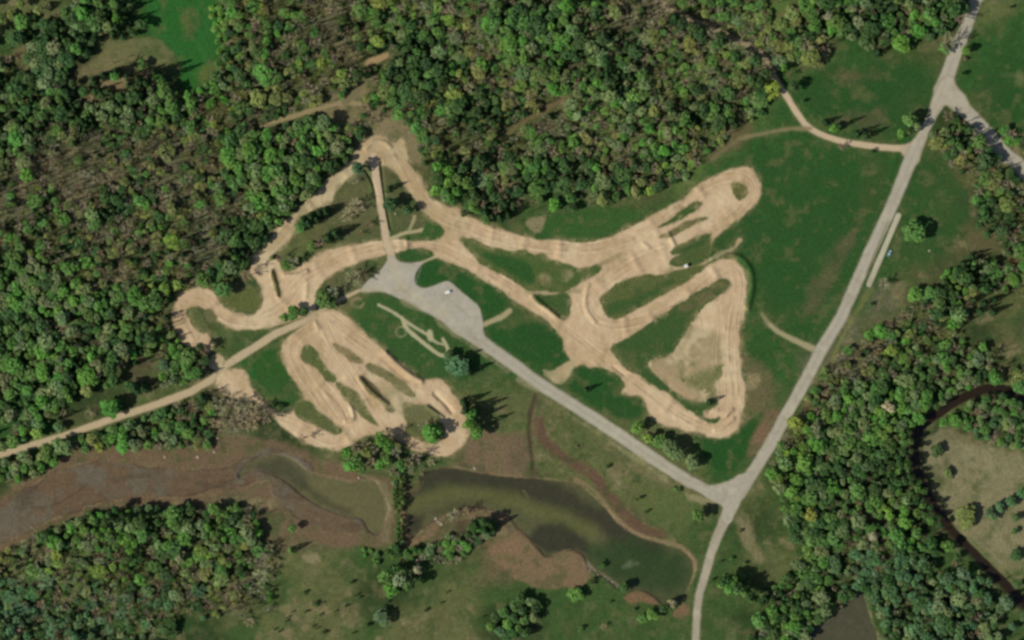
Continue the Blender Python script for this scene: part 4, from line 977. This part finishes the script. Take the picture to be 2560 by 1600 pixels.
cluster(R(1,3,(960,640),(1060,640),(1200,740),(1150,800),(1050,760)), 7, (5, 9), (2.5, 5), ('bright','mid'), '', 'at the west end of the belt below the causeway', seed=4)
cluster(R(1,3,(1250,640),(1420,600),(1540,620),(1460,700),(1280,720)), 6, (9, 14), (8, 12), ('dark','mid'), '', 'at the foot of the causeway', seed=5)
cluster(R(1,3,(1285,-60),(1385,-80),(1400,200),(1385,420),(1410,600),(1310,620),(1335,400),(1300,200)), 30, (4, 11), (3, 7), ('mid','dark','olive','grey'), '', 'on the causeway between the ponds', (bu,), seed=6)
cluster(R(3,2,(1880,770),(2100,740),(2390,790),(2500,1000),(2419,1180),(2260,1200),(2100,1130),(1960,1100),(1800,930)), 62, (8, 15), (5, 9), ('grey','dark','teal','mid'), '', 'in the grove on the river island', (lf, lf, lf, ba), seed=7)
cluster(R(3,1,(1790,960),(1880,960),(2160,1230),(2150,1480),(1950,1512),(1900,1300)), 12, (8, 11), (15, 19), ('needle',), '', 'with long pointed shadow right of the lay-by lawn', (co_,), sep=1.1, seed=8)
cluster(R(3,1,(1640,1060),(1780,1040),(1840,1200),(1750,1220),(1660,1130)), 6, (8, 12), (5, 8), ('lime','bright'), '', 'low at the corner of the lay-by lawn', seed=9)
cluster(R(2,3,(2150,700),(2300,900),(2380,1100),(2100,1180),(1900,1100),(1900,1000),(2080,880)), 14, (6, 12), (3, 6), ('lime','mid','olive'), '', 'around the black shadowed pair by the south road', (lf, bu), seed=10)
cluster(R(3,3,(0,1000),(500,1010),(640,1130),(480,1230),(330,1360),(300,1110),(60,1180)), 16, (7, 13), (4, 8), ('lime','mid','yellow','dark'), '', 'at the head of the small bottom pond', (lf, lf, ba), seed=11)
cluster(R(1,2,(1290,1330),(1500,1300),(1720,1350),(1600,1460),(1350,1500),(1240,1440)), 12, (7, 13), (4, 9), ('brown',), '', 'between the last bend and the second pond', (ba,), seed=12)
cluster(R(3,2,(1250,1020),(1340,1060),(1330,1512),(1210,1512)), 12, (9, 13), (14, 19), ('dark','mid'), '', 'on the west bank of the river at its first bend', sep=.7, seed=21)
cluster(R(3,3,(1250,0),(1420,0),(1540,260),(1640,420),(1560,460),(1400,260)), 14, (9, 13), (13, 18), ('dark','mid'), '', 'on the west bank of the river below the bend', sep=.7, seed=22)
cluster(R(0,3,(900,300),(1150,260),(1560,330),(1560,400),(1200,380),(900,400)), 10, (9, 12), (16, 20), ('dark',), '', 'tall at the edge of the mudflat', sep=.8, seed=23)
for i, (x, y, k) in enumerate(((1420,110,ba),(1530,180,co_),(1600,230,lf),(1700,270,lf),(1790,300,co_),(1880,330,ba),(1960,360,lf),(1930,420,lf),(2060,440,ba),(2160,480,ba),(2230,520,ba),(2290,580,lf),(2340,640,ba),(2390,700,lf),(2250,760,lf),(2330,800,lf),(2100,560,lf))):
    T_(k,2,0,x,y,54,15,{ba:'greybrown',lf:'dark',co_:'needle'}[k],{ba:'grey bare tree',lf:'dark green tree',co_:'dark conifer'}[k]+' hanging over the dirt path in the eastern wood','%s over the dirt path in the eastern wood'%k)
cluster(R(0,0,(1980,60),(2080,60),(2150,300),(2110,480),(2060,500),(2020,250)), 16, (8, 12), (4, 7), ('lime','bright'), '', 'on the right edge of the bright mown strip', seed=13)
# ---- south meadow and belt
T_(co_,1,3,340,660,34,11,'mid','green conifer at the left end of the south meadow')
T_(lf,1,3,350,450,40,9,'mid','tree on the brown mud edge')
T_(lf,1,3,2150,390,44,16,'dark','tall dark tree whose shadow falls on the second pond')
T_(co_,1,3,2080,420,46,14,'needle','left tall conifer shading the second pond')
T_(co_,1,3,2170,470,46,14,'needle','right tall conifer shading the brown spit')
T_(co_,1,3,2230,430,44,13,'needle','outer tall conifer at the water of the second pond')
T_(ba,1,3,1860,330,70,7,'greybrown','pale grey bare tree on the south bank of the second pond')
T_(ba,1,3,1980,300,50,9,'brown','bare tree at the water on the south bank of the second pond')
T_(lf,1,3,1230,900,66,14,'mid','left tree of the dark clump in the south meadow')
T_(lf,1,3,1360,920,62,17,'pale','pale round tree in the dark clump of the south meadow')
T_(lf,1,3,1530,835,50,15,'pale','smaller pale tree at the top of the south meadow clump')
T_(lf,1,3,1280,1020,70,12,'bright','bright green tree at the bottom of the south meadow clump')
T_(lf,1,3,1400,860,56,17,'dark','darkest tree of the south meadow clump')
T_(lf,1,3,1450,980,56,17,'dark','dark tree at the right of the south meadow clump')
T_(lf,1,3,1330,830,50,14,'dark','dark tree at the upper left of the south meadow clump')
T_(lf,1,3,1190,1290,74,9,'teal','bluish green tree below the south meadow clump')
T_(ba,1,3,60,760,90,12,'greybrown','wide bare tree at the left of the south meadow')
T_(ba,1,3,60,900,100,12,'greybrown','lower wide bare tree at the left of the south meadow')
T_(ba,1,3,0,1010,80,11,'greybrown','lowest of the wide bare trees at the left of the south meadow')
T_(bu,1,3,135,1060,34,5,'bright','upper of two round green bushes in the south meadow')
T_(bu,1,3,135,1125,34,5,'bright','lower of two round green bushes in the south meadow')
for i, (x, y, rz) in enumerate(((465,1060,18),(560,1170,24),(850,1190,12),(1055,1370,20),(640,1440,18),(905,965,20),(285,1335,12),(293,1300,10),(470,1245,14),(1748,1160,12),(1600,1230,18),(935,1095,9),(980,1110,12),(220,1430,12),(540,1380,10),(915,1445,13),(605,1272,11),(745,1238,9),(1805,1060,10),(340,1245,9),(625,1160,9),(572,1400,9),(175,1410,9),(2140,1295,10),(960,1078,9),(1210,1190,10),(1245,1150,12))): T_(bu,1,3,x,y,rz*1.35,2.4 + rz*.06,'dark','tiny dark bush dotted over the south meadow','tiny bushes dotted over the south meadow')
T_(bu,2,3,850,800,50,4,'dark','dark bush leaning over the south shore of the second pond')
T_(lf,2,3,1060,1010,50,9,'dark','dark tree on the shore near the small bay of the second pond')
T_(lf,2,3,1430,1200,50,11,'dark','left dark tree at the lower end of the second pond')
T_(lf,2,3,1510,1160,48,10,'greybrown','greyish tree at the lower end of the second pond')
T_(bu,2,3,740,960,40,6,'dark','dark bush behind the stony south shore')
T_(lf,2,3,600,1080,64,7,'mid','mid green tree near the stony south shore')
T_(lf,2,3,1320,1270,64,8,'lime','light green tree near the south road')
T_(lf,2,3,1230,1310,50,7,'mid','mid green tree left of the light green one near the south road')
T_(bu,2,3,1160,1220,22,3,'dark','small dark bush by the reddish bank')
T_(bu,2,3,650,1400,36,4,'mid','low green bush in the meadow west of the south road')
T_(ba,2,3,860,1380,34,5,'brown','small bare tree in the meadow west of the south road')
T_(bu,2,3,930,1150,18,3,'dark','small dark bush south of the stony shore')
for i, (x, y, t) in enumerate(((80,1110,'dark'),(170,1140,'grey'),(220,1200,'dark'),(100,1230,'dark'),(40,1180,'mid'),(20,1300,'dark'),(110,1320,'mid'),(200,1290,'grey'),(60,1400,'mid'),(10,1440,'dark'),(130,1440,'dark'))): T_(lf,2,3,x,y,50,9,t,WORD[t]+' tree in the dark copse at the bottom edge','%s trees in the copse at the bottom edge'%WORD[t])
for i, (x, y, t) in enumerate(((2260,1300,'dark'),(2340,1240,'mid'),(2380,1360,'bright'),(2300,1420,'teal'),(2220,1380,'mid'),(2370,1460,'dark'))): T_(lf,1,3,x,y,56,9,t,WORD[t]+' tree at the left side of the bottom copse','%s trees left in the bottom copse'%WORD[t])
T_(bu,2,3,1970,770,16,3,'dark','tiny dark bush right of the south road')
T_(bu,2,3,2070,740,24,3,'mid','small green bush right of the south road')
T_(bu,2,3,1890,940,20,4,'dark','dark bush close beside the south road')
T_(bu,2,3,2150,480,26,3,'olive','olive bush on the dry strip right of the south road')

# ------------------------------------------------------------------ woods
N1 = F((900,262),(960,290),(1000,380),(1040,470),(1100,500),(1250,505),(1420,490),(1530,470),(1610,425),(1680,350),(1760,290),(1820,240),(1850,180),(1900,150),(1980,115),(2080,125),(2150,95),(2240,80),(2300,0),(2300,-90),(2600,-90),(2600,500),(2419,330),(2240,250),(2200,300),(2210,350),(2290,440),(2310,520),(2290,600),(2240,660),(2190,690),(2130,740),(2050,790),(1970,850),(1900,920),(1860,990),(1800,1080),(1785,1150),(1760,1200),(1740,1300),(1700,1340),(1680,1450),(1660,1600),(1640,1600),(1610,1400),(1530,1400),(560,1700),(640,1400),(650,1330),(640,1240),(600,1170),(560,1165),(380,1195),(280,1190),(150,1232),(-90,1350),(-90,1200),(80,1120),(170,1070),(250,1060),(430,1062),(490,1050),(520,1000),(560,940),(510,905),(495,850),(480,800),(400,760),(385,720),(430,680),(500,672),(600,625),(640,560),(720,480),(790,420),(850,350),(870,300))
N2 = R(0,0,(1380,-400),(2040,-400),(2060,150),(2110,300),(2090,520),(2060,640),(1950,770),(1840,860),(1740,880),(1700,760),(1640,640),(1400,600),(1100,580),(1000,650),(700,760),(620,720),(800,540),(940,400),(1300,330),(1380,230))
N3 = R(3,2,(1430,1060),(1700,960),(1860,930),(2700,1100),(2700,1512)) + R(3,3,(2700,1100),(2300,960),(2050,740),(1800,480),(1640,280),(1500,80))
N4 = R(0,0,(120,440),(250,430),(320,560),(330,720),(240,740),(140,640))
N5 = R(0,2,(640,860),(900,740),(1500,640),(1900,540),(2010,480),(2100,640),(1800,760),(1500,870),(1200,960),(640,1150),(300,1230),(-60,1380),(-60,1240),(300,1150),(560,1060))
N6 = [(1835,1300),(1880,1190),(1935,1200),(1965,1300),(2000,1400),(1960,1450),(1870,1460),(1820,1420)]
N7 = F((2310,700),(2380,690),(2500,720),(2500,900),(2400,870),(2310,790),(2270,770))
N8 = R(3,0,(160,-60),(430,-60),(200,150),(60,260),(-60,260))
N9 = R(0,2,(760,640),(1000,500),(1150,410),(1500,400),(1560,560),(1540,700),(1500,860),(900,1000),(640,860))
N10 = R(3,1,(1850,640),(2080,740),(2250,900),(2419,900),(2419,1010),(1880,900))
NP = [N1, N2, N3, N4, N5, N6, N7, N8, N9, N10]
rs = random.Random(5)
cell = {}
def free(px, py, r, spacing):
    ci, cj = int(px // 60), int(py // 60)
    for a in (-1, 0, 1):
        for b in (-1, 0, 1):
            for (x, y, q) in cell.get((ci + a, cj + b), ()):
                if (x - px) ** 2 + (y - py) ** 2 < (max(spacing, (r + q) * .72)) ** 2: return False
    return True
def occupy(px, py, r): cell.setdefault((int(px // 60), int(py // 60)), []).append((px, py, r))
for t in taken: occupy(*t)
def nz1(px, py, cellsz, seed): return float(vnoise(np.array([px]), np.array([py]), cellsz, seed)[0])
wood = []
SP = {'L': 14, 'D': 14, 'M': 12, 'B': 11, 'G': 12, 'S': 34}
for it in range(90000):
    px = rs.uniform(-70, 2630); py = rs.uniform(-60, 1660)
    jx, jy = px + rs.gauss(0, 16), py + rs.gauss(0, 16)
    t = FG[int(min(19, max(0, jy // 80)))][int(min(31, max(0, jx // 80)))]
    if t == '.': continue
    i = int((px + MX) / STEP); j = int((py + MY) / STEP)
    if NOPEN[j, i] or CLS[j, i]: continue
    if any(inpoly(px, py, q) for q in NP): continue
    u = rs.random(); q = nz1(px, py, 45, 900) * .5 + rs.uniform(-.5, .5); q2 = nz1(px, py, 70, 950)
    kind = lf
    pb = {'L': .07, 'D': .05, 'M': .50, 'B': .82, 'G': .42, 'S': .3}[t] + .22 * q2
    if u < pb: kind = ba
    elif u > {'L': .975, 'D': .80, 'M': .96, 'B': .98, 'G': .99, 'S': .95}[t]: kind = co_
    if kind == lf:
        r = rs.triangular(8, 24, 10); h = (rs.uniform(.8, 1.15) * r * .55 + 2.6) * {'G': .55, 'M': .72, 'B': .7}.get(t, 1)
        if (px > 2080 and py > 1380) or (px < 520 and py > 1450): tn = 'teal' if q < 0 else 'dark' if q < .3 else 'grey'
        elif t == 'D': tn = 'dark' if q < .15 else ('mid' if q < .45 else 'grey')
        elif t == 'L': tn = 'dark' if q < -.35 else 'mid' if q < -.02 else 'grey' if q < .26 else 'bright' if q < .6 else 'lime'
        elif t == 'G': tn = 'olive' if q < -.3 else 'mid' if q < 0 else 'grey' if q < .25 else 'lime' if q < .6 else 'yellow'
        elif t == 'B': tn = 'olive' if q < .1 else 'dark' if q < .3 else 'mid'
        else: tn = 'dark' if q < -.2 else 'olive' if q < .05 else 'mid' if q < .35 else 'bright' if q < .6 else 'yellow'
    elif kind == ba:
        r = rs.triangular(8, 16, 11) if rs.random() < .6 else rs.uniform(4.5, 7.5); h = rs.uniform(6, 11) if r > 8 else rs.uniform(11, 18); tn = 'brown' if q < -.35 else 'greybrown' if q < .3 else 'olive'
    else:
        r = rs.uniform(7, 10); h = rs.uniform(11, 17); tn = 'needle'
    if not free(px, py, r * .62, SP[t] * (.72 if r < 10 else 1)): continue
    occupy(px, py, r * .62); wood.append((kind, px, py, r, h, tn))

def where(px, py):
    if py < 420:
        if px < 560: return 'wood in the upper left corner'
        if px < 1000: return 'wood left of the sandy patch above the loop'
        if px < 1420: return 'wood right of the sandy patch above the loop'
        if px < 1980: return 'large wood above the eastern track'
        return 'wood at the top edge above the enclosed lawn' if py < 200 else 'strip of wood right of the main road'
    if py < 860:
        if px < 900: return 'brown wood left of the track, upper part' if py < 620 else 'wood left of the small track loop'
        if px < 2000: return 'wood bordering the eastern track'
        return 'strip of wood right of the main road'
    if py < 1240:
        return 'wood along the left dirt road' if px < 1000 else 'riverside wood right of the main road'
    return 'lower left wood below the mudflat' if px < 1200 else 'lower right wood inside the river bend'
count = {k: sum(1 for s in specs if s[0] == k) for k in (lf, ba, co_, bu)}
rest = []
if count[lf] > 290:      # the smallest of the belt plants join the mass
    cl = sorted([s for s in specs if s[0] == lf and str(s[7]).startswith('plants ')], key=lambda s: s[3])[:count[lf] - 290]
    for s in cl: specs.remove(s); rest.append(s[:6])
    count[lf] -= len(cl)
infr = lambda s: -5 < s[1] < 2565 and -5 < s[2] < 1605
for k in (lf, ba, co_):
    ws = sorted([s for s in wood if s[0] == k and infr(s)], key=lambda s: -s[3])
    n = max(0, 296 - count[k])
    for s in ws[:n]:
        nm = {lf: 'leafy tree', ba: 'bare tree', co_: 'conifer'}[k]
        lab = '%s %s in the %s' % (WORD[s[5]], nm, where(s[1], s[2]))
        specs.append((*s[:5], s[5], lab, lab.replace(' tree in', ' trees in').replace('conifer in', 'conifers in')))
    rest += ws[n:]
    rest += [s for s in wood if s[0] == k and not infr(s)]
jit = lambda c: np.clip(c * np.array([rs.uniform(.86, 1.14), rs.uniform(.9, 1.1), rs.uniform(.88, 1.12)]) * rs.uniform(.84, 1.14), 0, .8)
for k, px, py, r, h, tn, lab, grp in specs:
    plant(k, px, py, r, h, jit(tcol(tn)), lab, grp)
print('plants', len(specs), 'wood', len(wood), {k: sum(1 for s in wood if s[0] == k) for k in (lf, ba, co_)})
for k, nm, lab in ((lf, 'leafy_woodland', 'mass of smaller green leafy trees filling the woods'), (ba, 'bare_woodland', 'mass of smaller grey brown bare trees among the woods'), (co_, 'conifer_woodland', 'mass of small dark conifers among the woods')):
    ss = [s for s in rest if s[0] == k]
    if not ss: continue
    vv, fc, tt = [], [], []; n0 = 0
    for _, px, py, r, h, tn in ss:
        cr, tr = rs.choice(TPL['slim' if k == ba and r < 8 else k]); a = rs.uniform(0, 6.28); kk = r * S * rs.uniform(.8, 1.25); k2 = kk * rs.uniform(.7, 1.25)
        x, y = W(px, py); z = hz(px, py)
        Mx = np.array([[math.cos(a) * kk, -math.sin(a) * k2, 0], [math.sin(a) * kk, math.cos(a) * k2, 0], [0, 0, h]])
        tn_ = jit(tcol(tn))
        for part, col in ((cr, tn_), (tr, BARK)):
            v = part[0] @ Mx.T + np.array([x, y, z])
            vv.append(v); fc.append(part[1] + n0); n0 += len(v); tt.append(part[2][:, None] * col[None, :])
    o = link(bpy.data.objects.new(nm, raw_mesh(nm, np.vstack(vv), np.vstack(fc), ('tint', np.vstack(tt)), False, ML if k != ba else MB)))
    tag(o, lab, 'woodland', None, 'stuff')


# ------------------------------------------------------------------ vehicles, hut, mast, stones
def solid(name, col, rough=.5, metal=0., spec=.5, nz=.06, sc=3.0):
    m, nt, b = new_mat(name); N, L = nt.nodes.new, nt.links.new
    tc = N('ShaderNodeTexCoord'); n1 = N('ShaderNodeTexNoise'); n1.inputs['Scale'].default_value = sc; n1.inputs['Detail'].default_value = 4
    L(tc.outputs['Object'], n1.inputs['Vector'])
    mr = N('ShaderNodeMapRange'); mr.inputs['To Min'].default_value = 1 - nz * 2; mr.inputs['To Max'].default_value = 1 + nz * 2
    L(n1.outputs['Fac'], mr.inputs['Value'])
    v = N('ShaderNodeVectorMath'); v.operation = 'SCALE'; v.inputs[0].default_value = tuple(alb(col))
    L(mr.outputs['Result'], v.inputs['Scale']); L(v.outputs['Vector'], b.inputs['Base Color'])
    b.inputs['Roughness'].default_value = rough; b.inputs['Metallic'].default_value = metal; b.inputs['Specular IOR Level'].default_value = spec
    return m
M_WHITE = solid('white_paint', (238, 238, 234), .35); M_BLUE = solid('pale_blue_paint', (150, 178, 200), .35)
M_GLASS = solid('dark_glass', (30, 36, 42), .08); M_TYRE = solid('rubber', (28, 28, 28), .9); M_RIM = solid('rim', (150, 150, 150), .4, .6)
M_TRIM = solid('dark_trim', (48, 48, 50), .7); M_LAMP = solid('lamp_glass', (230, 226, 210), .1); M_RED = solid('red_lens', (150, 30, 26), .2)
M_ROOF = solid('pale_roof', (228, 226, 216), .6); M_WALL = solid('painted_wall', (204, 202, 190), .7); M_STONE = solid('pale_stone', (160, 148, 126), .9, nz=.15)
M_WOOD = solid('weathered_wood', (178, 158, 128), .9, nz=.15)
import bmesh
def bm_obj(name, bm, mat, parent=None, bevel=0.0):
    me = bpy.data.meshes.new(name)
    if bevel: bmesh.ops.bevel(bm, geom=list(bm.edges), offset=bevel, segments=2, affect='EDGES', profile=.6)
    bmesh.ops.recalc_face_normals(bm, faces=bm.faces); bm.to_mesh(me); bm.free()
    me.materials.append(mat); o = link(bpy.data.objects.new(name, me)); o.parent = parent
    return o
def prism(bm, prof, y0, y1):
    """profile in x,z pushed across from y0 to y1"""
    a = [bm.verts.new((x, y0, z)) for x, z in prof]; b = [bm.verts.new((x, y1, z)) for x, z in prof]
    n = len(prof); bm.faces.new(a); bm.faces.new(list(reversed(b)))
    for i in range(n): bm.faces.new([a[i], b[i], b[(i + 1) % n], a[(i + 1) % n]])
def box(bm, x0, x1, y0, y1, z0, z1): prism(bm, [(x0, z0), (x1, z0), (x1, z1), (x0, z1)], y0, y1)
def wheel(root, x, y, rr=.34, w=.22):
    bm = bmesh.new(); bmesh.ops.create_cone(bm, cap_ends=True, segments=20, radius1=rr, radius2=rr, depth=w)
    bmesh.ops.rotate(bm, verts=bm.verts, matrix=__import__('mathutils').Matrix.Rotation(math.pi / 2, 3, 'X')); bmesh.ops.translate(bm, verts=bm.verts, vec=(x, y, rr))
    o = bm_obj('wheel', bm, M_TYRE, root)
    bm = bmesh.new(); bmesh.ops.create_cone(bm, cap_ends=True, segments=14, radius1=rr * .6, radius2=rr * .55, depth=w + .03)
    bmesh.ops.rotate(bm, verts=bm.verts, matrix=__import__('mathutils').Matrix.Rotation(math.pi / 2, 3, 'X')); bmesh.ops.translate(bm, verts=bm.verts, vec=(x, y, rr))
    bm_obj('rim', bm, M_RIM, o)
def base(name, px, py, ang, label, cat, group=None):
    e = link(bpy.data.objects.new(name, None)); x, y = W(px, py); e.location = (x, y, hz(px, py)); e.rotation_euler = (0, 0, RAD(ang))
    tag(e, label, cat, group); return e
# white panel van, nose towards +x
v = base('parked_van', *R(1,1,(1818,1247))[0], 20, 'white van parked alone on the grey parking lot', 'van')
bm = bmesh.new(); prism(bm, [(-2.5,.35),(2.4,.35),(2.5,.6),(2.45,1.0),(1.75,1.15),(1.15,1.95),(.9,2.1),(-2.45,2.1),(-2.5,1.9)], -1.0, 1.0); bm_obj('body', bm, M_WHITE, v, .07)
bm = bmesh.new(); prism(bm, [(1.72,1.20),(1.79,1.20),(1.24,1.92),(1.17,1.92)], -.84, .84); bm_obj('windscreen', bm, M_GLASS, v)
for s in (-1, 1):
    bm = bmesh.new(); prism(bm, [(.3,1.25),(1.5,1.25),(1.1,1.85),(.3,1.85)], s * 1.0, s * 1.015); bm_obj('side_window', bm, M_GLASS, v)
    bm = bmesh.new(); box(bm, 2.42, 2.52, s * .85 - .14, s * .85 + .14, .68, .92); bm_obj('headlight', bm, M_LAMP, v, .02)
    bm = bmesh.new(); box(bm, -2.53, -2.49, s * .9 - .06, s * .9 + .06, .8, 1.3); bm_obj('tail_light', bm, M_RED, v)
    bm = bmesh.new(); box(bm, 1.3, 1.45, s * 1.13 - .1, s * 1.13 + .1, 1.2, 1.4); bm_obj('wing_mirror', bm, M_TRIM, v, .02)
    for x in (-1.6, 1.6): wheel(v, x, s * .93)
bm = bmesh.new(); box(bm, 2.46, 2.6, -.95, .95, .3, .55); bm_obj('bumper', bm, M_TRIM, v, .03)
bm = bmesh.new(); box(bm, -2.6, -2.47, -.95, .95, .3, .5); bm_obj('bumper', bm, M_TRIM, v, .03)
# pale blue pickup
p = base('pickup_truck', *R(3,1,(1146,885))[0], 64, 'pale blue pickup truck parked on grass beside the lay-by', 'pickup truck')
bm = bmesh.new(); prism(bm, [(-2.7,.45),(2.65,.45),(2.75,.7),(2.7,1.05),(1.35,1.15),(-2.7,1.08)], -.98, .98); bm_obj('body', bm, M_BLUE, p, .05)
bm = bmesh.new(); prism(bm, [(-.5,1.1),(1.4,1.1),(.85,1.72),(-.3,1.76)], -.86, .86); bm_obj('cab', bm, M_BLUE, p, .05)
bm = bmesh.new(); prism(bm, [(1.34,1.2),(1.42,1.2),(.93,1.70),(.86,1.70)], -.76, .76); bm_obj('windscreen', bm, M_GLASS, p)
bm = bmesh.new(); prism(bm, [(-.53,1.22),(-.48,1.22),(-.34,1.66),(-.39,1.66)], -.72, .72); bm_obj('rear_window', bm, M_GLASS, p)
bm = bmesh.new(); box(bm, -2.6, -.62, -.82, .82, 1.06, 1.10); bm_obj('load_bed', bm, M_TRIM, p)
for s in (-1, 1):
    bm = bmesh.new(); prism(bm, [(-.2,1.2),(1.1,1.2),(.78,1.62),(-.15,1.64)], s * .865, s * .88); bm_obj('side_window', bm, M_GLASS, p)
    bm = bmesh.new(); box(bm, -2.66, -.58, s * .9 - .05, s * .9 + .05, 1.05, 1.2); bm_obj('bed_rail', bm, M_BLUE, p, .02)
    bm = bmesh.new(); box(bm, 2.66, 2.78, s * .8 - .14, s * .8 + .14, .72, .92); bm_obj('headlight', bm, M_LAMP, p, .02)
    bm = bmesh.new(); box(bm, -2.75, -2.69, s * .9 - .06, s * .9 + .06, .7, 1.0); bm_obj('tail_light', bm, M_RED, p)
    for x in (-1.65, 1.75): wheel(p, x, s * .9, .38, .24)
# judges' hut beside the track
h_ = base('small_hut', *R(2,1,(1642,1003))[0], 22, 'small white box shaped hut between the track and the upper edge of the hairpin', 'hut')
bm = bmesh.new(); box(bm, -1.1, 1.1, -1.0, 1.0, 0, 3.0); bm_obj('wall', bm, M_WALL, h_, .02)
bm = bmesh.new(); prism(bm, [(-1.35,3.02),(1.35,3.02),(1.35,3.16),(-1.35,3.34)], -1.25, 1.25); bm_obj('roof', bm, M_ROOF, h_)
bm = bmesh.new(); box(bm, -.45, .45, -1.03, -1.0, .05, 2.1); dr = bm_obj('door', bm, M_TRIM, h_)
bm = bmesh.new(); box(bm, .28, .36, -1.08, -1.03, 1.0, 1.15); bm_obj('handle', bm, M_RIM, dr)
bm = bmesh.new(); box(bm, 1.1, 1.13, -.6, .6, 1.5, 2.4); bm_obj('window', bm, M_GLASS, h_)
# mast
q = base('white_mast', *R(2,2,(1832,764))[0], 0, 'thin white mast with square base left of the round dark conifer', 'mast')
bm = bmesh.new(); box(bm, -.6, .6, -.6, .6, 0, .5); bm_obj('base', bm, M_WHITE, q, .04)
vv, ff = tube((0, 0, .5), (0, 0, 6), .09, .05, 8); o = link(bpy.data.objects.new('pole', raw_mesh('pole', vv, ff, None, True, M_WHITE))); o.parent = q
bm = bmesh.new(); bmesh.ops.create_icosphere(bm, subdivisions=2, radius=.22); bmesh.ops.translate(bm, verts=bm.verts, vec=(0, 0, 6.1)); bm_obj('lamp_head', bm, M_WHITE, q)
# stones
def stone(px, py, r, label, group=None):
    bm = bmesh.new(); bmesh.ops.create_icosphere(bm, subdivisions=2, radius=1)
    s3 = (random.uniform(.8, 1.2), random.uniform(.6, 1.0), .5)
    for vt in bm.verts:
        k = 1 + random.uniform(-.16, .16); vt.co = Vector((vt.co.x * r * s3[0] * k, vt.co.y * r * s3[1] * k, vt.co.z * r * s3[2] * k))
    o = bm_obj('pale_rock', bm, M_STONE); x, y = W(px, py); o.location = (x, y, hz(px, py) + r * .1); o.rotation_euler = (0, 0, random.uniform(0, 6))
    tag(o, label, 'rock', group); return o
for c_, r_, x_, y_, s_, l_ in ((0,2,1560,1295,1.3,'pale rock on the left part of the reddish mud bank'), (0,2,1870,1295,1.5,'pale rock on the middle of the reddish mud bank'),
                  (0,2,2025,1247,1.4,'pale rock on the right part of the reddish mud bank'), (0,2,1127,1245,1.0,'pinkish pale rock at the wood edge above the mudflat'),
                  (0,2,2055,1117,1.0,'pale rock at the end of the footpath above the mud bank'), (1,2,2068,1400,1.3,'pale rock on the north shore of the second pond'),
                  (1,2,972,1490,1.2,'pale rock on the causeway bank of the first pond'), (1,1,1318,508,1.0,'small white rock on the grass right of the driveway'),
                  (3,1,1525,857,.9,'small pale rock below the lone lawn tree')):
    (a_, b_), = R(c_, r_, (x_, y_)); stone(a_, b_, s_, l_)
for x_, y_ in ((715,810),(740,845),(785,862),(835,885),(880,915),(905,940),(950,965),(985,1000),(1000,1015),(815,895)):
    (a_, b_), = R(2, 3, (x_, y_)); stone(a_, b_, random.uniform(.5, 1.0), 'pale boulder of the line along the south shore of the second pond', 'boulders along the pond shore')
for x_, y_ in ((1725,395),(1750,415),(1700,365)):
    (a_, b_), = R(1, 3, (x_, y_)); stone(a_, b_, random.uniform(1.1, 1.7), 'pale boulder on the sandy spit left of the grey bare tree', 'boulders on the sandy spit')
lg = base('fallen_log', *R(0,3,(322,465))[0], -42, 'pale fallen trunk lying on the mudflat by the lower left wood', 'log')
vv, ff = tube((-3.6, 0, .25), (3.4, .2, .3), .28, .14, 8); o = link(bpy.data.objects.new('trunk', raw_mesh('trunk', vv, ff, None, True, M_WOOD))); o.parent = lg
vv, ff = tube((1.2, .1, .3), (2.4, 1.3, .5), .1, .04, 6); o = link(bpy.data.objects.new('branch', raw_mesh('branch', vv, ff, None, True, M_WOOD))); o.parent = lg


# ------------------------------------------------------------------ camera and light
cam = bpy.data.cameras.new('camera'); co = link(bpy.data.objects.new('camera', cam))
DIST = 2600.0
co.location = (0, 0, DIST); co.rotation_euler = (0, 0, 0)
cam.sensor_width = 36; cam.lens = 36 * DIST / (2560 * S); cam.clip_start = 10; cam.clip_end = 9000
scene.camera = co
AZ, EL = RAD(22), RAD(42)
d = Vector((math.cos(AZ) * math.cos(EL), math.sin(AZ) * math.cos(EL), -math.sin(EL)))
sun = bpy.data.lights.new('sun', 'SUN'); sun.energy = 4.35; sun.angle = RAD(.5); sun.color = (1, .97, .90)
so = link(bpy.data.objects.new('sun', sun)); so.rotation_euler = d.to_track_quat('-Z', 'Y').to_euler(); so.location = (0, 0, 300)
world = bpy.data.worlds.new('World'); scene.world = world; world.use_nodes = True
nt = world.node_tree; bg = nt.nodes['Background']; sky = nt.nodes.new('ShaderNodeTexSky')
sky.sky_type = 'NISHITA'; sky.sun_disc = False; sky.sun_elevation = EL; sky.sun_rotation = math.atan2(-d.x, -d.y)
nt.links.new(sky.outputs['Color'], bg.inputs['Color']); bg.inputs['Strength'].default_value = .08
scene.view_settings.view_transform = 'Standard'; scene.view_settings.look = 'None'
scene.view_settings.exposure = 0.0; scene.view_settings.gamma = 1.0
scene.render.engine = 'CYCLES'
scene.cycles.max_bounces = 4; scene.cycles.diffuse_bounces = 2
scene.cycles.pixel_filter_type = 'BLACKMAN_HARRIS'; scene.cycles.filter_width = 2.8
